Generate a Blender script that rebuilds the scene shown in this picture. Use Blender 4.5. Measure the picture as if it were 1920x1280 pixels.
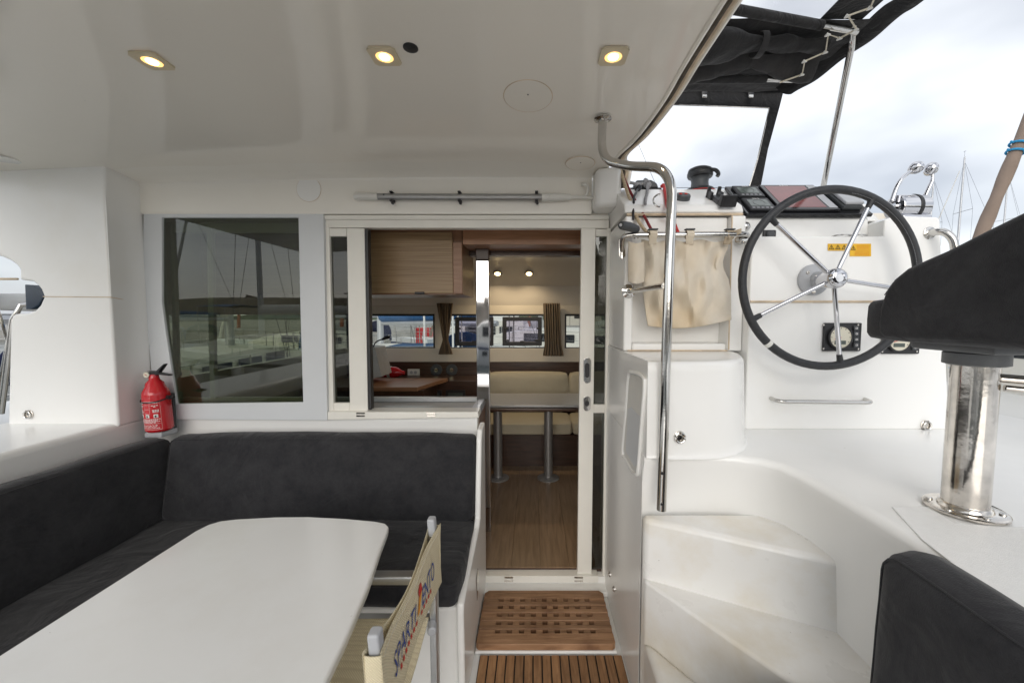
import bpy, bmesh, math, random
from mathutils import Vector as V, Matrix, noise
R = math.radians
PI = math.pi
random.seed(7)
for o in list(bpy.data.objects):
    bpy.data.objects.remove(o)
S = bpy.context.scene
C = S.collection

# ------------------------------------------------------------------ camera
FPX, CXP, CYP, ZCAM = 740.0, 1000.0, 640.0, 1.5      # focal length in photo pixels, principal point
PITCH = math.atan(50 / 740)
cam_d = bpy.data.cameras.new('camera')
cam_d.sensor_width = 36
cam_d.lens = 36 * FPX / 1920
cam_d.shift_x = -40 / 1920
cam_d.clip_start = 0.02
cam_d.clip_end = 3000
cam = bpy.data.objects.new('camera', cam_d)
C.objects.link(cam)
cam.location = (0, 0, ZCAM)
cam.rotation_euler = (PI / 2 - PITCH, 0, 0)
S.camera = cam

# ------------------------------------------------------------------ sky and sun (overcast)
SUN_EL, SUN_AZ = R(21), R(184)        # azimuth measured clockwise from +Y
w = bpy.data.worlds.new('World')
S.world = w
w.use_nodes = True
nt = w.node_tree
nt.nodes.clear()
wo = nt.nodes.new('ShaderNodeOutputWorld')
bg = nt.nodes.new('ShaderNodeBackground')
sky = nt.nodes.new('ShaderNodeTexSky')
sky.sky_type = 'NISHITA'
sky.sun_disc = False
sky.sun_elevation = SUN_EL
sky.sun_rotation = SUN_AZ
sc_ = nt.nodes.new('ShaderNodeVectorMath'); sc_.operation = 'SCALE'; sc_.inputs['Scale'].default_value = 0.11
nt.links.new(sky.outputs[0], sc_.inputs[0])
tc = nt.nodes.new('ShaderNodeTexCoord')
mp = nt.nodes.new('ShaderNodeMapping')
mp.inputs['Scale'].default_value = (1.0, 1.0, 2.2)
mp.inputs['Location'].default_value = (3.1, 0.4, 1.7)
nt.links.new(tc.outputs['Generated'], mp.inputs['Vector'])
nz = nt.nodes.new('ShaderNodeTexNoise')
nz.inputs['Scale'].default_value = 1.9
nz.inputs['Detail'].default_value = 4.5
nz.inputs['Roughness'].default_value = 0.45
nt.links.new(mp.outputs[0], nz.inputs['Vector'])
rp = nt.nodes.new('ShaderNodeValToRGB')
rp.color_ramp.elements[0].position = 0.36
rp.color_ramp.elements[0].color = (0.20, 0.21, 0.23, 1)
rp.color_ramp.elements[1].position = 0.62
rp.color_ramp.elements[1].color = (0.42, 0.428, 0.438, 1)
nt.links.new(nz.outputs[0], rp.inputs[0])
mx = nt.nodes.new('ShaderNodeMix'); mx.data_type = 'RGBA'
mx.inputs[0].default_value = 0.93
nt.links.new(sc_.outputs[0], mx.inputs[6])
nt.links.new(rp.outputs[0], mx.inputs[7])
nt.links.new(mx.outputs[2], bg.inputs[0])
bg.inputs[1].default_value = 1.0
nt.links.new(bg.outputs[0], wo.inputs[0])

sun_d = bpy.data.lights.new('sun', 'SUN')
sun_d.energy = 0.5
sun_d.angle = R(45)
sun_d.color = (1.0, 0.96, 0.9)
sun = bpy.data.objects.new('sun', sun_d)
C.objects.link(sun)
sun.location = (0, 0, 30)
sdir = V((math.sin(SUN_AZ) * math.cos(SUN_EL), math.cos(SUN_AZ) * math.cos(SUN_EL), math.sin(SUN_EL)))
sun.rotation_euler = sdir.to_track_quat('Z', 'Y').to_euler()

vs = S.view_settings
vs.view_transform = 'Standard'
vs.look = 'None'
vs.gamma = 1
vs.exposure = 1.66
vs.use_curve_mapping = False
S.cycles.max_bounces = 14
S.cycles.diffuse_bounces = 8
S.cycles.transparent_max_bounces = 24


def at(px, py, Y=None, Z=None, X=None):
    """world point on the ray through photo pixel (px, py), on the plane Y=, Z= or X="""
    u, v = (px - CXP) / FPX, -(py - CYP) / FPX
    c, s = math.cos(PITCH), math.sin(PITCH)
    d = V((u, c + v * s, -s + v * c))
    if Y is not None: t = Y / d.y
    elif Z is not None: t = (Z - ZCAM) / d.z
    else: t = X / d.x
    return V((0, 0, ZCAM)) + d * t


# ------------------------------------------------------------------ materials
def new_mat(name):
    m = bpy.data.materials.new(name)
    m.use_nodes = True
    n = m.node_tree
    b = n.nodes['Principled BSDF']
    return m, n, b


def simple(name, col, rough=0.5, metal=0.0, var=0.06, scale=20, bump=0.0, bscale=None, coat=0.0, spec=0.5,
           emit=None, es=0, alpha=1, stretch=(1, 1, 1), rvar=0.0):
    """Principled with noise-varied colour, roughness and bump in object space"""
    m, n, b = new_mat(name)
    L = n.links.new
    t = n.nodes.new('ShaderNodeTexCoord')
    mpn = n.nodes.new('ShaderNodeMapping')
    mpn.inputs['Scale'].default_value = stretch
    L(t.outputs['Object'], mpn.inputs['Vector'])
    z = n.nodes.new('ShaderNodeTexNoise')
    z.inputs['Scale'].default_value = scale
    z.inputs['Detail'].default_value = 5
    L(mpn.outputs[0], z.inputs['Vector'])
    r = n.nodes.new('ShaderNodeValToRGB')
    r.color_ramp.elements[0].position = 0.3
    r.color_ramp.elements[1].position = 0.7
    r.color_ramp.elements[0].color = (*[max(0, x * (1 - var)) for x in col], 1)
    r.color_ramp.elements[1].color = (*[min(1, x * (1 + var)) for x in col], 1)
    L(z.outputs[0], r.inputs[0])
    L(r.outputs[0], b.inputs['Base Color'])
    b.inputs['Roughness'].default_value = rough
    if rvar:
        mr = n.nodes.new('ShaderNodeMapRange')
        mr.inputs['To Min'].default_value = max(0, rough - rvar)
        mr.inputs['To Max'].default_value = min(1, rough + rvar)
        L(z.outputs[0], mr.inputs['Value'])
        L(mr.outputs[0], b.inputs['Roughness'])
    b.inputs['Metallic'].default_value = metal
    b.inputs['Specular IOR Level'].default_value = spec
    b.inputs['Coat Weight'].default_value = coat
    b.inputs['Coat Roughness'].default_value = 0.08
    if emit:
        b.inputs['Emission Color'].default_value = (*emit, 1)
        b.inputs['Emission Strength'].default_value = es
    if bump:
        z2 = n.nodes.new('ShaderNodeTexNoise')
        z2.inputs['Scale'].default_value = bscale or scale * 3
        z2.inputs['Detail'].default_value = 4
        L(mpn.outputs[0], z2.inputs['Vector'])
        bp = n.nodes.new('ShaderNodeBump')
        bp.inputs['Strength'].default_value = bump
        bp.inputs['Distance'].default_value = 0.01
        L(z2.outputs[0], bp.inputs['Height'])
        L(bp.outputs[0], b.inputs['Normal'])
    return m


def gelcoat_mat(name, col, stain, rough=0.2, lo=0.55, hi=0.8, sscale=1.6):
    """glossy moulded fibreglass with faint cloudy stains, specks and orange-peel relief"""
    m, n, b = new_mat(name)
    L = n.links.new
    t = n.nodes.new('ShaderNodeTexCoord')
    z = n.nodes.new('ShaderNodeTexNoise'); z.inputs['Scale'].default_value = sscale; z.inputs['Detail'].default_value = 8
    z.inputs['Roughness'].default_value = 0.62
    L(t.outputs['Object'], z.inputs['Vector'])
    r = n.nodes.new('ShaderNodeValToRGB')
    r.color_ramp.elements[0].position = lo; r.color_ramp.elements[0].color = (*col, 1)
    r.color_ramp.elements[1].position = hi; r.color_ramp.elements[1].color = (*stain, 1)
    L(z.outputs[0], r.inputs[0])
    sp = n.nodes.new('ShaderNodeTexNoise'); sp.inputs['Scale'].default_value = 60; sp.inputs['Detail'].default_value = 2
    L(t.outputs['Object'], sp.inputs['Vector'])
    r2 = n.nodes.new('ShaderNodeValToRGB')
    r2.color_ramp.elements[0].position = 0.79; r2.color_ramp.elements[0].color = (0, 0, 0, 1)
    r2.color_ramp.elements[1].position = 0.815; r2.color_ramp.elements[1].color = (0.55, 0.55, 0.55, 1)
    L(sp.outputs[0], r2.inputs[0])
    mxn = n.nodes.new('ShaderNodeMix'); mxn.data_type = 'RGBA'
    L(r2.outputs[0], mxn.inputs[0]); L(r.outputs[0], mxn.inputs[6])
    mxn.inputs[7].default_value = (0.25, 0.22, 0.18, 1)
    L(mxn.outputs[2], b.inputs['Base Color'])
    mr = n.nodes.new('ShaderNodeMapRange')
    mr.inputs['To Min'].default_value = max(0.02, rough - 0.08); mr.inputs['To Max'].default_value = rough + 0.1
    L(z.outputs[0], mr.inputs['Value']); L(mr.outputs[0], b.inputs['Roughness'])
    z2 = n.nodes.new('ShaderNodeTexNoise'); z2.inputs['Scale'].default_value = 9
    L(t.outputs['Object'], z2.inputs['Vector'])
    bp = n.nodes.new('ShaderNodeBump'); bp.inputs['Strength'].default_value = 0.03; bp.inputs['Distance'].default_value = 0.02
    L(z2.outputs[0], bp.inputs['Height']); L(bp.outputs[0], b.inputs['Normal'])
    return m


def wood_mat(name, a, bcol, stretch, rough=0.45, scale=6, bump=0.15, dirt=None):
    m, n, b = new_mat(name)
    L = n.links.new
    t = n.nodes.new('ShaderNodeTexCoord')
    oi = n.nodes.new('ShaderNodeObjectInfo')
    ad = n.nodes.new('ShaderNodeVectorMath'); ad.operation = 'ADD'
    ml = n.nodes.new('ShaderNodeVectorMath'); ml.operation = 'SCALE'; ml.inputs['Scale'].default_value = 7.0
    cb = n.nodes.new('ShaderNodeCombineXYZ')
    L(oi.outputs['Random'], cb.inputs[0]); L(oi.outputs['Random'], cb.inputs[1])
    L(cb.outputs[0], ml.inputs[0])
    L(t.outputs['Object'], ad.inputs[0]); L(ml.outputs[0], ad.inputs[1])
    mpn = n.nodes.new('ShaderNodeMapping'); mpn.inputs['Scale'].default_value = stretch
    L(ad.outputs[0], mpn.inputs['Vector'])
    z = n.nodes.new('ShaderNodeTexNoise'); z.inputs['Scale'].default_value = scale; z.inputs['Detail'].default_value = 8
    z.inputs['Distortion'].default_value = 0.6
    L(mpn.outputs[0], z.inputs['Vector'])
    r = n.nodes.new('ShaderNodeValToRGB')
    r.color_ramp.elements[0].position = 0.32; r.color_ramp.elements[0].color = (*a, 1)
    r.color_ramp.elements[1].position = 0.68; r.color_ramp.elements[1].color = (*bcol, 1)
    L(z.outputs[0], r.inputs[0])
    hs = n.nodes.new('ShaderNodeHueSaturation')
    mv = n.nodes.new('ShaderNodeMapRange'); mv.inputs['To Min'].default_value = 0.78; mv.inputs['To Max'].default_value = 1.2
    L(oi.outputs['Random'], mv.inputs['Value']); L(mv.outputs[0], hs.inputs['Value'])
    L(r.outputs[0], hs.inputs['Color'])
    out = hs.outputs[0]
    if dirt:
        zd = n.nodes.new('ShaderNodeTexNoise'); zd.inputs['Scale'].default_value = 9; zd.inputs['Detail'].default_value = 6
        L(t.outputs['Object'], zd.inputs['Vector'])
        rd = n.nodes.new('ShaderNodeValToRGB')
        rd.color_ramp.elements[0].position = 0.50; rd.color_ramp.elements[0].color = (0, 0, 0, 1)
        rd.color_ramp.elements[1].position = 0.72; rd.color_ramp.elements[1].color = (0.8, 0.8, 0.8, 1)
        L(zd.outputs[0], rd.inputs[0])
        md = n.nodes.new('ShaderNodeMix'); md.data_type = 'RGBA'
        L(rd.outputs[0], md.inputs[0]); L(out, md.inputs[6]); md.inputs[7].default_value = (*dirt, 1)
        out = md.outputs[2]
    L(out, b.inputs['Base Color'])
    b.inputs['Roughness'].default_value = rough
    bp = n.nodes.new('ShaderNodeBump'); bp.inputs['Strength'].default_value = bump; bp.inputs['Distance'].default_value = 0.004
    L(z.outputs[0], bp.inputs['Height']); L(bp.outputs[0], b.inputs['Normal'])
    return m


def fabric_mat(name, col, lint, weave=900, wrinkle=0.25, wscale=7, rough=0.95, stain=None):
    m, n, b = new_mat(name)
    L = n.links.new
    t = n.nodes.new('ShaderNodeTexCoord')
    z = n.nodes.new('ShaderNodeTexNoise'); z.inputs['Scale'].default_value = 9; z.inputs['Detail'].default_value = 12
    z.inputs['Roughness'].default_value = 0.82
    L(t.outputs['Object'], z.inputs['Vector'])
    r = n.nodes.new('ShaderNodeValToRGB')
    r.color_ramp.elements[0].position = 0.35; r.color_ramp.elements[0].color = (*col, 1)
    r.color_ramp.elements[1].position = 0.75; r.color_ramp.elements[1].color = (*lint, 1)
    L(z.outputs[0], r.inputs[0])
    out = r.outputs[0]
    if stain:
        zs = n.nodes.new('ShaderNodeTexNoise'); zs.inputs['Scale'].default_value = 3.2; zs.inputs['Detail'].default_value = 2
        L(t.outputs['Object'], zs.inputs['Vector'])
        rs = n.nodes.new('ShaderNodeValToRGB')
        rs.color_ramp.elements[0].position = 0.45; rs.color_ramp.elements[0].color = (0, 0, 0, 1)
        rs.color_ramp.elements[1].position = 0.7; rs.color_ramp.elements[1].color = (0.8, 0.8, 0.8, 1)
        L(zs.outputs[0], rs.inputs[0])
        ms = n.nodes.new('ShaderNodeMix'); ms.data_type = 'RGBA'
        L(rs.outputs[0], ms.inputs[0]); L(out, ms.inputs[6]); ms.inputs[7].default_value = (*stain, 1)
        out = ms.outputs[2]
    L(out, b.inputs['Base Color'])
    b.inputs['Roughness'].default_value = rough
    b.inputs['Specular IOR Level'].default_value = 0.2
    b.inputs['Sheen Weight'].default_value = 0.15
    z2 = n.nodes.new('ShaderNodeTexNoise'); z2.inputs['Scale'].default_value = weave; z2.inputs['Detail'].default_value = 2
    L(t.outputs['Object'], z2.inputs['Vector'])
    z3 = n.nodes.new('ShaderNodeTexNoise'); z3.inputs['Scale'].default_value = wscale; z3.inputs['Detail'].default_value = 3
    z3.inputs['Distortion'].default_value = 1.2
    L(t.outputs['Object'], z3.inputs['Vector'])
    b1 = n.nodes.new('ShaderNodeBump'); b1.inputs['Strength'].default_value = 0.5; b1.inputs['Distance'].default_value = 0.002
    b2 = n.nodes.new('ShaderNodeBump'); b2.inputs['Strength'].default_value = wrinkle; b2.inputs['Distance'].default_value = 0.03
    L(z2.outputs[0], b1.inputs['Height']); L(z3.outputs[0], b2.inputs['Height'])
    L(b2.outputs[0], b1.inputs['Normal']); L(b1.outputs[0], b.inputs['Normal'])
    return m


def glass_mat(name, tint, refl=1.0, ior=1.5):
    """thin pane: tinted see-through plus fresnel mirror"""
    m = bpy.data.materials.new(name); m.use_nodes = True
    n = m.node_tree; n.nodes.clear(); L = n.links.new
    o = n.nodes.new('ShaderNodeOutputMaterial')
    tr = n.nodes.new('ShaderNodeBsdfTransparent'); tr.inputs[0].default_value = (*tint, 1)
    gl = n.nodes.new('ShaderNodeBsdfGlossy'); gl.inputs['Roughness'].default_value = 0.0
    gl.inputs['Color'].default_value = (refl, refl, refl, 1)
    f0 = ((ior - 1) / (ior + 1)) ** 2
    lw = n.nodes.new('ShaderNodeLayerWeight'); lw.inputs['Blend'].default_value = 0.5
    pw_ = n.nodes.new('ShaderNodeMath'); pw_.operation = 'POWER'; pw_.inputs[1].default_value = 5
    fr = n.nodes.new('ShaderNodeMapRange'); fr.inputs['To Min'].default_value = f0
    L(lw.outputs['Facing'], pw_.inputs[0]); L(pw_.outputs[0], fr.inputs['Value'])
    mxs = n.nodes.new('ShaderNodeMixShader')
    L(fr.outputs[0], mxs.inputs[0]); L(tr.outputs[0], mxs.inputs[1]); L(gl.outputs[0], mxs.inputs[2])
    L(mxs.outputs[0], o.inputs[0])
    return m


M = {}
M['gel'] = gelcoat_mat('white_gelcoat', (0.87, 0.865, 0.845), (0.83, 0.81, 0.76), 0.2)
M['gel_roof'] = gelcoat_mat('warmlit_roof_gelcoat', (0.89, 0.85, 0.775), (0.86, 0.82, 0.735), 0.075, sscale=0.9)  # warm cast of lamps and bounced light painted into the roof's white
M['gel_step'] = gelcoat_mat('step_gelcoat', (0.82, 0.81, 0.785), (0.70, 0.64, 0.53), 0.28, 0.46, 0.72, 3.0)
M['gel_table'] = gelcoat_mat('table_laminate', (0.79, 0.795, 0.79), (0.745, 0.74, 0.72), 0.2, 0.45, 0.7, 2.5)
M['alu_paint'] = simple('painted_aluminium', (0.66, 0.68, 0.70), 0.32, 0.0, 0.02, 5, 0.02)
M['frame_white'] = simple('cream_white_frame', (0.82, 0.80, 0.74), 0.35, 0, 0.03, 6, 0.02)
M['steel'] = simple('polished_stainless', (0.58, 0.565, 0.54), 0.09, 1.0, 0.06, 14, 0.02, 60, rvar=0.05)
M['chrome'] = simple('mirror_chrome', (0.60, 0.60, 0.62), 0.04, 1.0, 0.03, 10)
M['steel_worn'] = simple('worn_stainless', (0.66, 0.62, 0.57), 0.13, 1.0, 0.25, 22, 0.05, 40, rvar=0.1)
M['alu'] = simple('brushed_aluminium', (0.55, 0.56, 0.57), 0.35, 1.0, 0.06, 30, 0.03, 200)
M['alu_grey'] = simple('grey_anodised_tube', (0.38, 0.38, 0.38), 0.4, 0.7, 0.05, 30)
M['plastic_grey'] = simple('grey_plastic', (0.42, 0.43, 0.45), 0.45, 0, 0.05, 20, 0.05)
M['dark_grey'] = simple('dark_grey_plastic', (0.06, 0.065, 0.07), 0.5, 0, 0.15, 20, 0.05)
M['black'] = simple('black_plastic', (0.018, 0.018, 0.02), 0.4, 0, 0.2, 20, 0.05)
M['black_gloss'] = simple('black_gloss_panel', (0.012, 0.012, 0.014), 0.08, 0, 0.1, 10)
M['leather'] = simple('black_leather', (0.02, 0.021, 0.024), 0.42, 0, 0.25, 60, 0.3, 260)
M['cushion'] = fabric_mat('charcoal_fabric', (0.018, 0.018, 0.021), (0.046, 0.046, 0.049), 420, 0.6, 5)
M['canvas'] = fabric_mat('black_canvas', (0.018, 0.018, 0.020), (0.032, 0.031, 0.03), 500, 0.55, 12, 0.8)
M['canvas_grey'] = fabric_mat('faded_black_canvas', (0.030, 0.030, 0.032), (0.055, 0.052, 0.05), 200, 0.35, 14, 0.85)
M['bag'] = fabric_mat('beige_canvas', (0.66, 0.59, 0.49), (0.72, 0.66, 0.56), 400, 0.25, 6, 0.9, (0.66, 0.53, 0.36))
M['strap'] = fabric_mat('tan_webbing', (0.42, 0.34, 0.24), (0.48, 0.40, 0.30), 600, 0.2)
M['seal'] = simple('yellowed_sealant', (0.62, 0.50, 0.36), 0.6, 0, 0.25, 14, 0.2)
M['seal_dark'] = simple('dirty_rubber_gap', (0.09, 0.075, 0.055), 0.8, 0, 0.5, 18, 0.3)
M['teak'] = wood_mat('weathered_teak', (0.22, 0.11, 0.048), (0.38, 0.21, 0.10), (9, 0.8, 4), 0.6, 8, 0.3, (0.09, 0.045, 0.025))
M['teak_x'] = wood_mat('grating_teak', (0.20, 0.105, 0.052), (0.35, 0.20, 0.11), (0.8, 9, 4), 0.55, 8, 0.3, (0.12, 0.05, 0.022))
M['caulk'] = simple('black_caulk', (0.01, 0.01, 0.01), 0.7)
M['laminate'] = wood_mat('saloon_floor_laminate', (0.18, 0.115, 0.065), (0.27, 0.18, 0.11), (8, 0.7, 4), 0.35, 6, 0.05)
M['zebra'] = wood_mat('striped_walnut_veneer', (0.24, 0.15, 0.075), (0.38, 0.26, 0.14), (0.5, 4, 30), 0.4, 5, 0.05)
M['cherry'] = wood_mat('cherry_wood', (0.25, 0.12, 0.06), (0.36, 0.19, 0.105), (0.7, 4, 8), 0.35, 6, 0.05)
M['dark_wood'] = wood_mat('dark_walnut', (0.045, 0.022, 0.013), (0.085, 0.042, 0.026), (0.8, 4, 9), 0.3, 6, 0.05)
M['cream'] = fabric_mat('cream_upholstery', (0.55, 0.49, 0.36), (0.60, 0.54, 0.41), 500, 0.2, 5, 0.8)
M['curtain'] = fabric_mat('taupe_curtain', (0.16, 0.12, 0.08), (0.22, 0.17, 0.12), 600, 0.2)
M['glass_dark'] = glass_mat('tinted_window', (0.47, 0.50, 0.42), 1.0, 1.75)
M['glass_strip'] = glass_mat('dark_side_pane', (0.40, 0.42, 0.38), 1.0, 1.6)
M['glass_clear'] = glass_mat('clear_window', (0.9, 0.92, 0.9))
M['glass_pink'] = glass_mat('purple_tinted_hatch', (0.90, 0.86, 0.95))
M['vinyl'] = glass_mat('clear_vinyl', (0.97, 0.97, 0.97), 0.5, 1.2)
M['red_gloss'] = simple('red_gloss_paint', (0.55, 0.012, 0.02), 0.22, 0, 0.06, 10, 0.02, coat=0.4)
M['red_rope'] = simple('red_rope', (0.5, 0.03, 0.03), 0.8, 0, 0.3, 120, 0.4, 300)
M['darkred_rope'] = simple('dark_red_rope', (0.22, 0.02, 0.025), 0.8, 0, 0.3, 120, 0.4, 300)
M['beige_rope'] = simple('beige_rope', (0.55, 0.44, 0.30), 0.85, 0, 0.25, 120, 0.4, 300)
M['grey_rope'] = simple('grey_rope', (0.28, 0.28, 0.29), 0.85, 0, 0.35, 140, 0.4, 300)
M['blue_rope'] = simple('blue_rope', (0.02, 0.28, 0.55), 0.7, 0, 0.2, 120, 0.3, 300)
M['cord'] = simple('cream_cord', (0.68, 0.62, 0.50), 0.8, 0, 0.15, 120, 0.3, 300)
M['yellow'] = simple('yellow_sticker', (0.80, 0.46, 0.02), 0.4, 0, 0.05, 30)
M['ink_black'] = simple('black_ink', (0.02, 0.02, 0.02), 0.5)
M['ink_white'] = simple('white_ink', (0.8, 0.78, 0.76), 0.5)
M['ink_red'] = simple('red_ink', (0.55, 0.03, 0.02), 0.6)
M['ink_blue'] = simple('blue_ink', (0.03, 0.07, 0.28), 0.6)
M['ink_orange'] = simple('orange_ink', (0.75, 0.30, 0.02), 0.6)
M['lcd'] = simple('lcd_grey_green', (0.10, 0.12, 0.11), 0.15, 0, 0.1, 30)
M['screen_red'] = simple('plotter_screen', (0.20, 0.06, 0.06), 0.06, 0, 0.15, 6)
M['dial'] = simple('cream_dial', (0.72, 0.68, 0.56), 0.35, 0, 0.03, 20)
M['white_plastic'] = simple('white_plastic', (0.72, 0.71, 0.67), 0.35, 0, 0.03, 20, 0.02)
M['lamp_plate'] = simple('ivory_lamp_plate', (0.66, 0.58, 0.42), 0.4, 0, 0.04, 20)
M['bulb'] = simple('lit_bulb', (1, 0.85, 0.6), 0.4, emit=(1.0, 0.74, 0.36), es=3.0, var=0)
M['bulb_dim'] = simple('lit_reflector', (0.9, 0.7, 0.4), 0.4, emit=(1.0, 0.52, 0.15), es=0.55, var=0)
M['ceil_int'] = simple('saloon_headliner', (0.78, 0.73, 0.65), 0.35, 0, 0.02, 4)
M['wall_int'] = simple('saloon_cream_panel', (0.70, 0.65, 0.56), 0.5, 0, 0.03, 4)
M['counter'] = simple('grey_countertop', (0.42, 0.42, 0.42), 0.3, 0, 0.06, 40)
M['navy'] = simple('navy_canvas', (0.018, 0.028, 0.09), 0.8, 0, 0.2, 6, 0.2, 20)
M['navy_glass'] = simple('dark_blue_acrylic', (0.035, 0.05, 0.075), 0.15, 0, 0.08, 5)


def mesh_fabric():
    """open basket weave for the sling chair"""
    m, n, b = new_mat('beige_mesh_weave')
    L = n.links.new
    t = n.nodes.new('ShaderNodeTexCoord')
    w1 = n.nodes.new('ShaderNodeTexWave'); w1.bands_direction = 'Z'; w1.inputs['Scale'].default_value = 110; w1.inputs['Distortion'].default_value = 0.3
    w2 = n.nodes.new('ShaderNodeTexWave'); w2.bands_direction = 'DIAGONAL'; w2.inputs['Scale'].default_value = 90; w2.inputs['Distortion'].default_value = 0.3
    L(t.outputs['Object'], w1.inputs['Vector']); L(t.outputs['Object'], w2.inputs['Vector'])
    mu = n.nodes.new('ShaderNodeMath'); mu.operation = 'MULTIPLY'
    L(w1.outputs['Fac'], mu.inputs[0]); L(w2.outputs['Fac'], mu.inputs[1])
    r = n.nodes.new('ShaderNodeValToRGB')
    r.color_ramp.elements[0].position = 0.02; r.color_ramp.elements[0].color = (0.68, 0.59, 0.40, 1)
    r.color_ramp.elements[1].position = 0.3; r.color_ramp.elements[1].color = (0.84, 0.75, 0.53, 1)
    L(mu.outputs[0], r.inputs[0]); L(r.outputs[0], b.inputs['Base Color'])
    b.inputs['Roughness'].default_value = 0.75
    bp = n.nodes.new('ShaderNodeBump'); bp.inputs['Strength'].default_value = 0.8; bp.inputs['Distance'].default_value = 0.002
    L(mu.outputs[0], bp.inputs['Height']); L(bp.outputs[0], b.inputs['Normal'])
    return m


M['weave'] = mesh_fabric()
M['seat_grey'] = simple('grey_cast_bracket', (0.13, 0.135, 0.14), 0.5, 0, 0.1, 20, 0.05)
M['gel_warmlit'] = gelcoat_mat('warmlit_gelcoat', (0.88, 0.85, 0.785), (0.85, 0.81, 0.73), 0.2)  # white gelcoat with warm lamp and teak bounce light put into its colour


# ------------------------------------------------------------------ mesh helpers
def adopt(o, parent):
    if parent is None: return
    o.parent = parent
    if parent.type == 'EMPTY': o.matrix_parent_inverse = Matrix.Translation(-parent.location)


class MB:
    def __init__(s):
        s.bm = bmesh.new()

    def _bevel(s, faces, bev, seg, only=None):
        ed = set()
        for f in faces:
            for e in f.edges:
                if len(e.link_faces) == 2 and e.calc_face_angle(0) > R(25):
                    if only is None or only(e): ed.add(e)
        if ed:
            bmesh.ops.bevel(s.bm, geom=list(ed), offset=bev, segments=seg, profile=0.5, affect='EDGES', clamp_overlap=True)

    def box(s, x0, x1, y0, y1, z0, z1, bev=0, seg=3):
        return s.prism([(x0, y0, z0), (x1, y0, z0), (x1, y1, z0), (x0, y1, z0)], (0, 0, z1 - z0), bev, seg)

    def prism(s, pts, vec, bev=0, seg=3, only=None):
        vec = V(vec)
        a = [s.bm.verts.new(V(p)) for p in pts]
        b = [s.bm.verts.new(V(p) + vec) for p in pts]
        n = len(pts)
        fs = [s.bm.faces.new(a[::-1]), s.bm.faces.new(b)]
        for i in range(n):
            fs.append(s.bm.faces.new((a[i], a[(i + 1) % n], b[(i + 1) % n], b[i])))
        bmesh.ops.recalc_face_normals(s.bm, faces=fs)
        if bev: s._bevel(fs, bev, seg, only)
        return s

    def obox(s, o, ex, ey, ez, bev=0, seg=2):
        """box from corner o with three edge vectors"""
        o, ex, ey, ez = V(o), V(ex), V(ey), V(ez)
        return s.prism([o, o + ex, o + ex + ey, o + ey], ez, bev, seg)

    def tube(s, pts, r, n=12, closed=False, cap=True):
        pts = [V(p) for p in pts]
        N = len(pts)
        rs = r if isinstance(r, (list, tuple)) else [r] * N
        tan = []
        for i in range(N):
            if closed: d = pts[(i + 1) % N] - pts[i - 1]
            else: d = pts[min(i + 1, N - 1)] - pts[max(i - 1, 0)]
            tan.append(d.normalized())
        ref = V((0, 0, 1)) if abs(tan[0].z) < 0.9 else V((1, 0, 0))
        u = tan[0].cross(ref).normalized()
        rings = []
        for i in range(N):
            if i:
                q = tan[i - 1].rotation_difference(tan[i]); u = (q @ u)
            u = (u - tan[i] * u.dot(tan[i])).normalized()
            v = tan[i].cross(u)
            rings.append([s.bm.verts.new(pts[i] + (u * math.cos(2 * PI * k / n) + v * math.sin(2 * PI * k / n)) * rs[i]) for k in range(n)])
        fs = []
        for i in range(N if closed else N - 1):
            A, B = rings[i], rings[(i + 1) % N]
            for k in range(n):
                fs.append(s.bm.faces.new((A[k], A[(k + 1) % n], B[(k + 1) % n], B[k])))
        if cap and not closed:
            fs.append(s.bm.faces.new(rings[0][::-1])); fs.append(s.bm.faces.new(rings[-1]))
        bmesh.ops.recalc_face_normals(s.bm, faces=fs)
        return s

    def lathe(s, prof, o=(0, 0, 0), axis=(0, 0, 1), n=28):
        """prof: (radius, height) pairs along axis"""
        o, ax = V(o), V(axis).normalized()
        q = V((0, 0, 1)).rotation_difference(ax)
        rings = []
        for r, h in prof:
            if r < 1e-6: rings.append([s.bm.verts.new(o + q @ V((0, 0, h)))])
            else: rings.append([s.bm.verts.new(o + q @ V((r * math.cos(2 * PI * k / n), r * math.sin(2 * PI * k / n), h))) for k in range(n)])
        fs = []
        for A, B in zip(rings, rings[1:]):
            for k in range(n):
                k2 = (k + 1) % n
                if len(A) == 1 and len(B) == 1: continue
                if len(A) == 1: fs.append(s.bm.faces.new((A[0], B[k], B[k2])))
                elif len(B) == 1: fs.append(s.bm.faces.new((A[k], A[k2], B[0])))
                else: fs.append(s.bm.faces.new((A[k], A[k2], B[k2], B[k])))
        if len(rings[0]) > 1: fs.append(s.bm.faces.new(rings[0][::-1]))
        if len(rings[-1]) > 1: fs.append(s.bm.faces.new(rings[-1]))
        bmesh.ops.recalc_face_normals(s.bm, faces=fs)
        return s

    def grid(s, fn, nu, nv):
        vs_ = [[s.bm.verts.new(V(fn(i / nu, j / nv))) for j in range(nv + 1)] for i in range(nu + 1)]
        for i in range(nu):
            for j in range(nv):
                s.bm.faces.new((vs_[i][j], vs_[i + 1][j], vs_[i + 1][j + 1], vs_[i][j + 1]))
        return s

    def loft(s, rings, cap0=True, cap1=True):
        rr = [[s.bm.verts.new(V(p)) for p in ring] for ring in rings]
        n = len(rr[0]); fs = []
        for A, B in zip(rr, rr[1:]):
            for k in range(n):
                fs.append(s.bm.faces.new((A[k], A[(k + 1) % n], B[(k + 1) % n], B[k])))
        if cap0: fs.append(s.bm.faces.new(rr[0][::-1]))
        if cap1: fs.append(s.bm.faces.new(rr[-1]))
        bmesh.ops.recalc_face_normals(s.bm, faces=fs)
        return s

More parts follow.
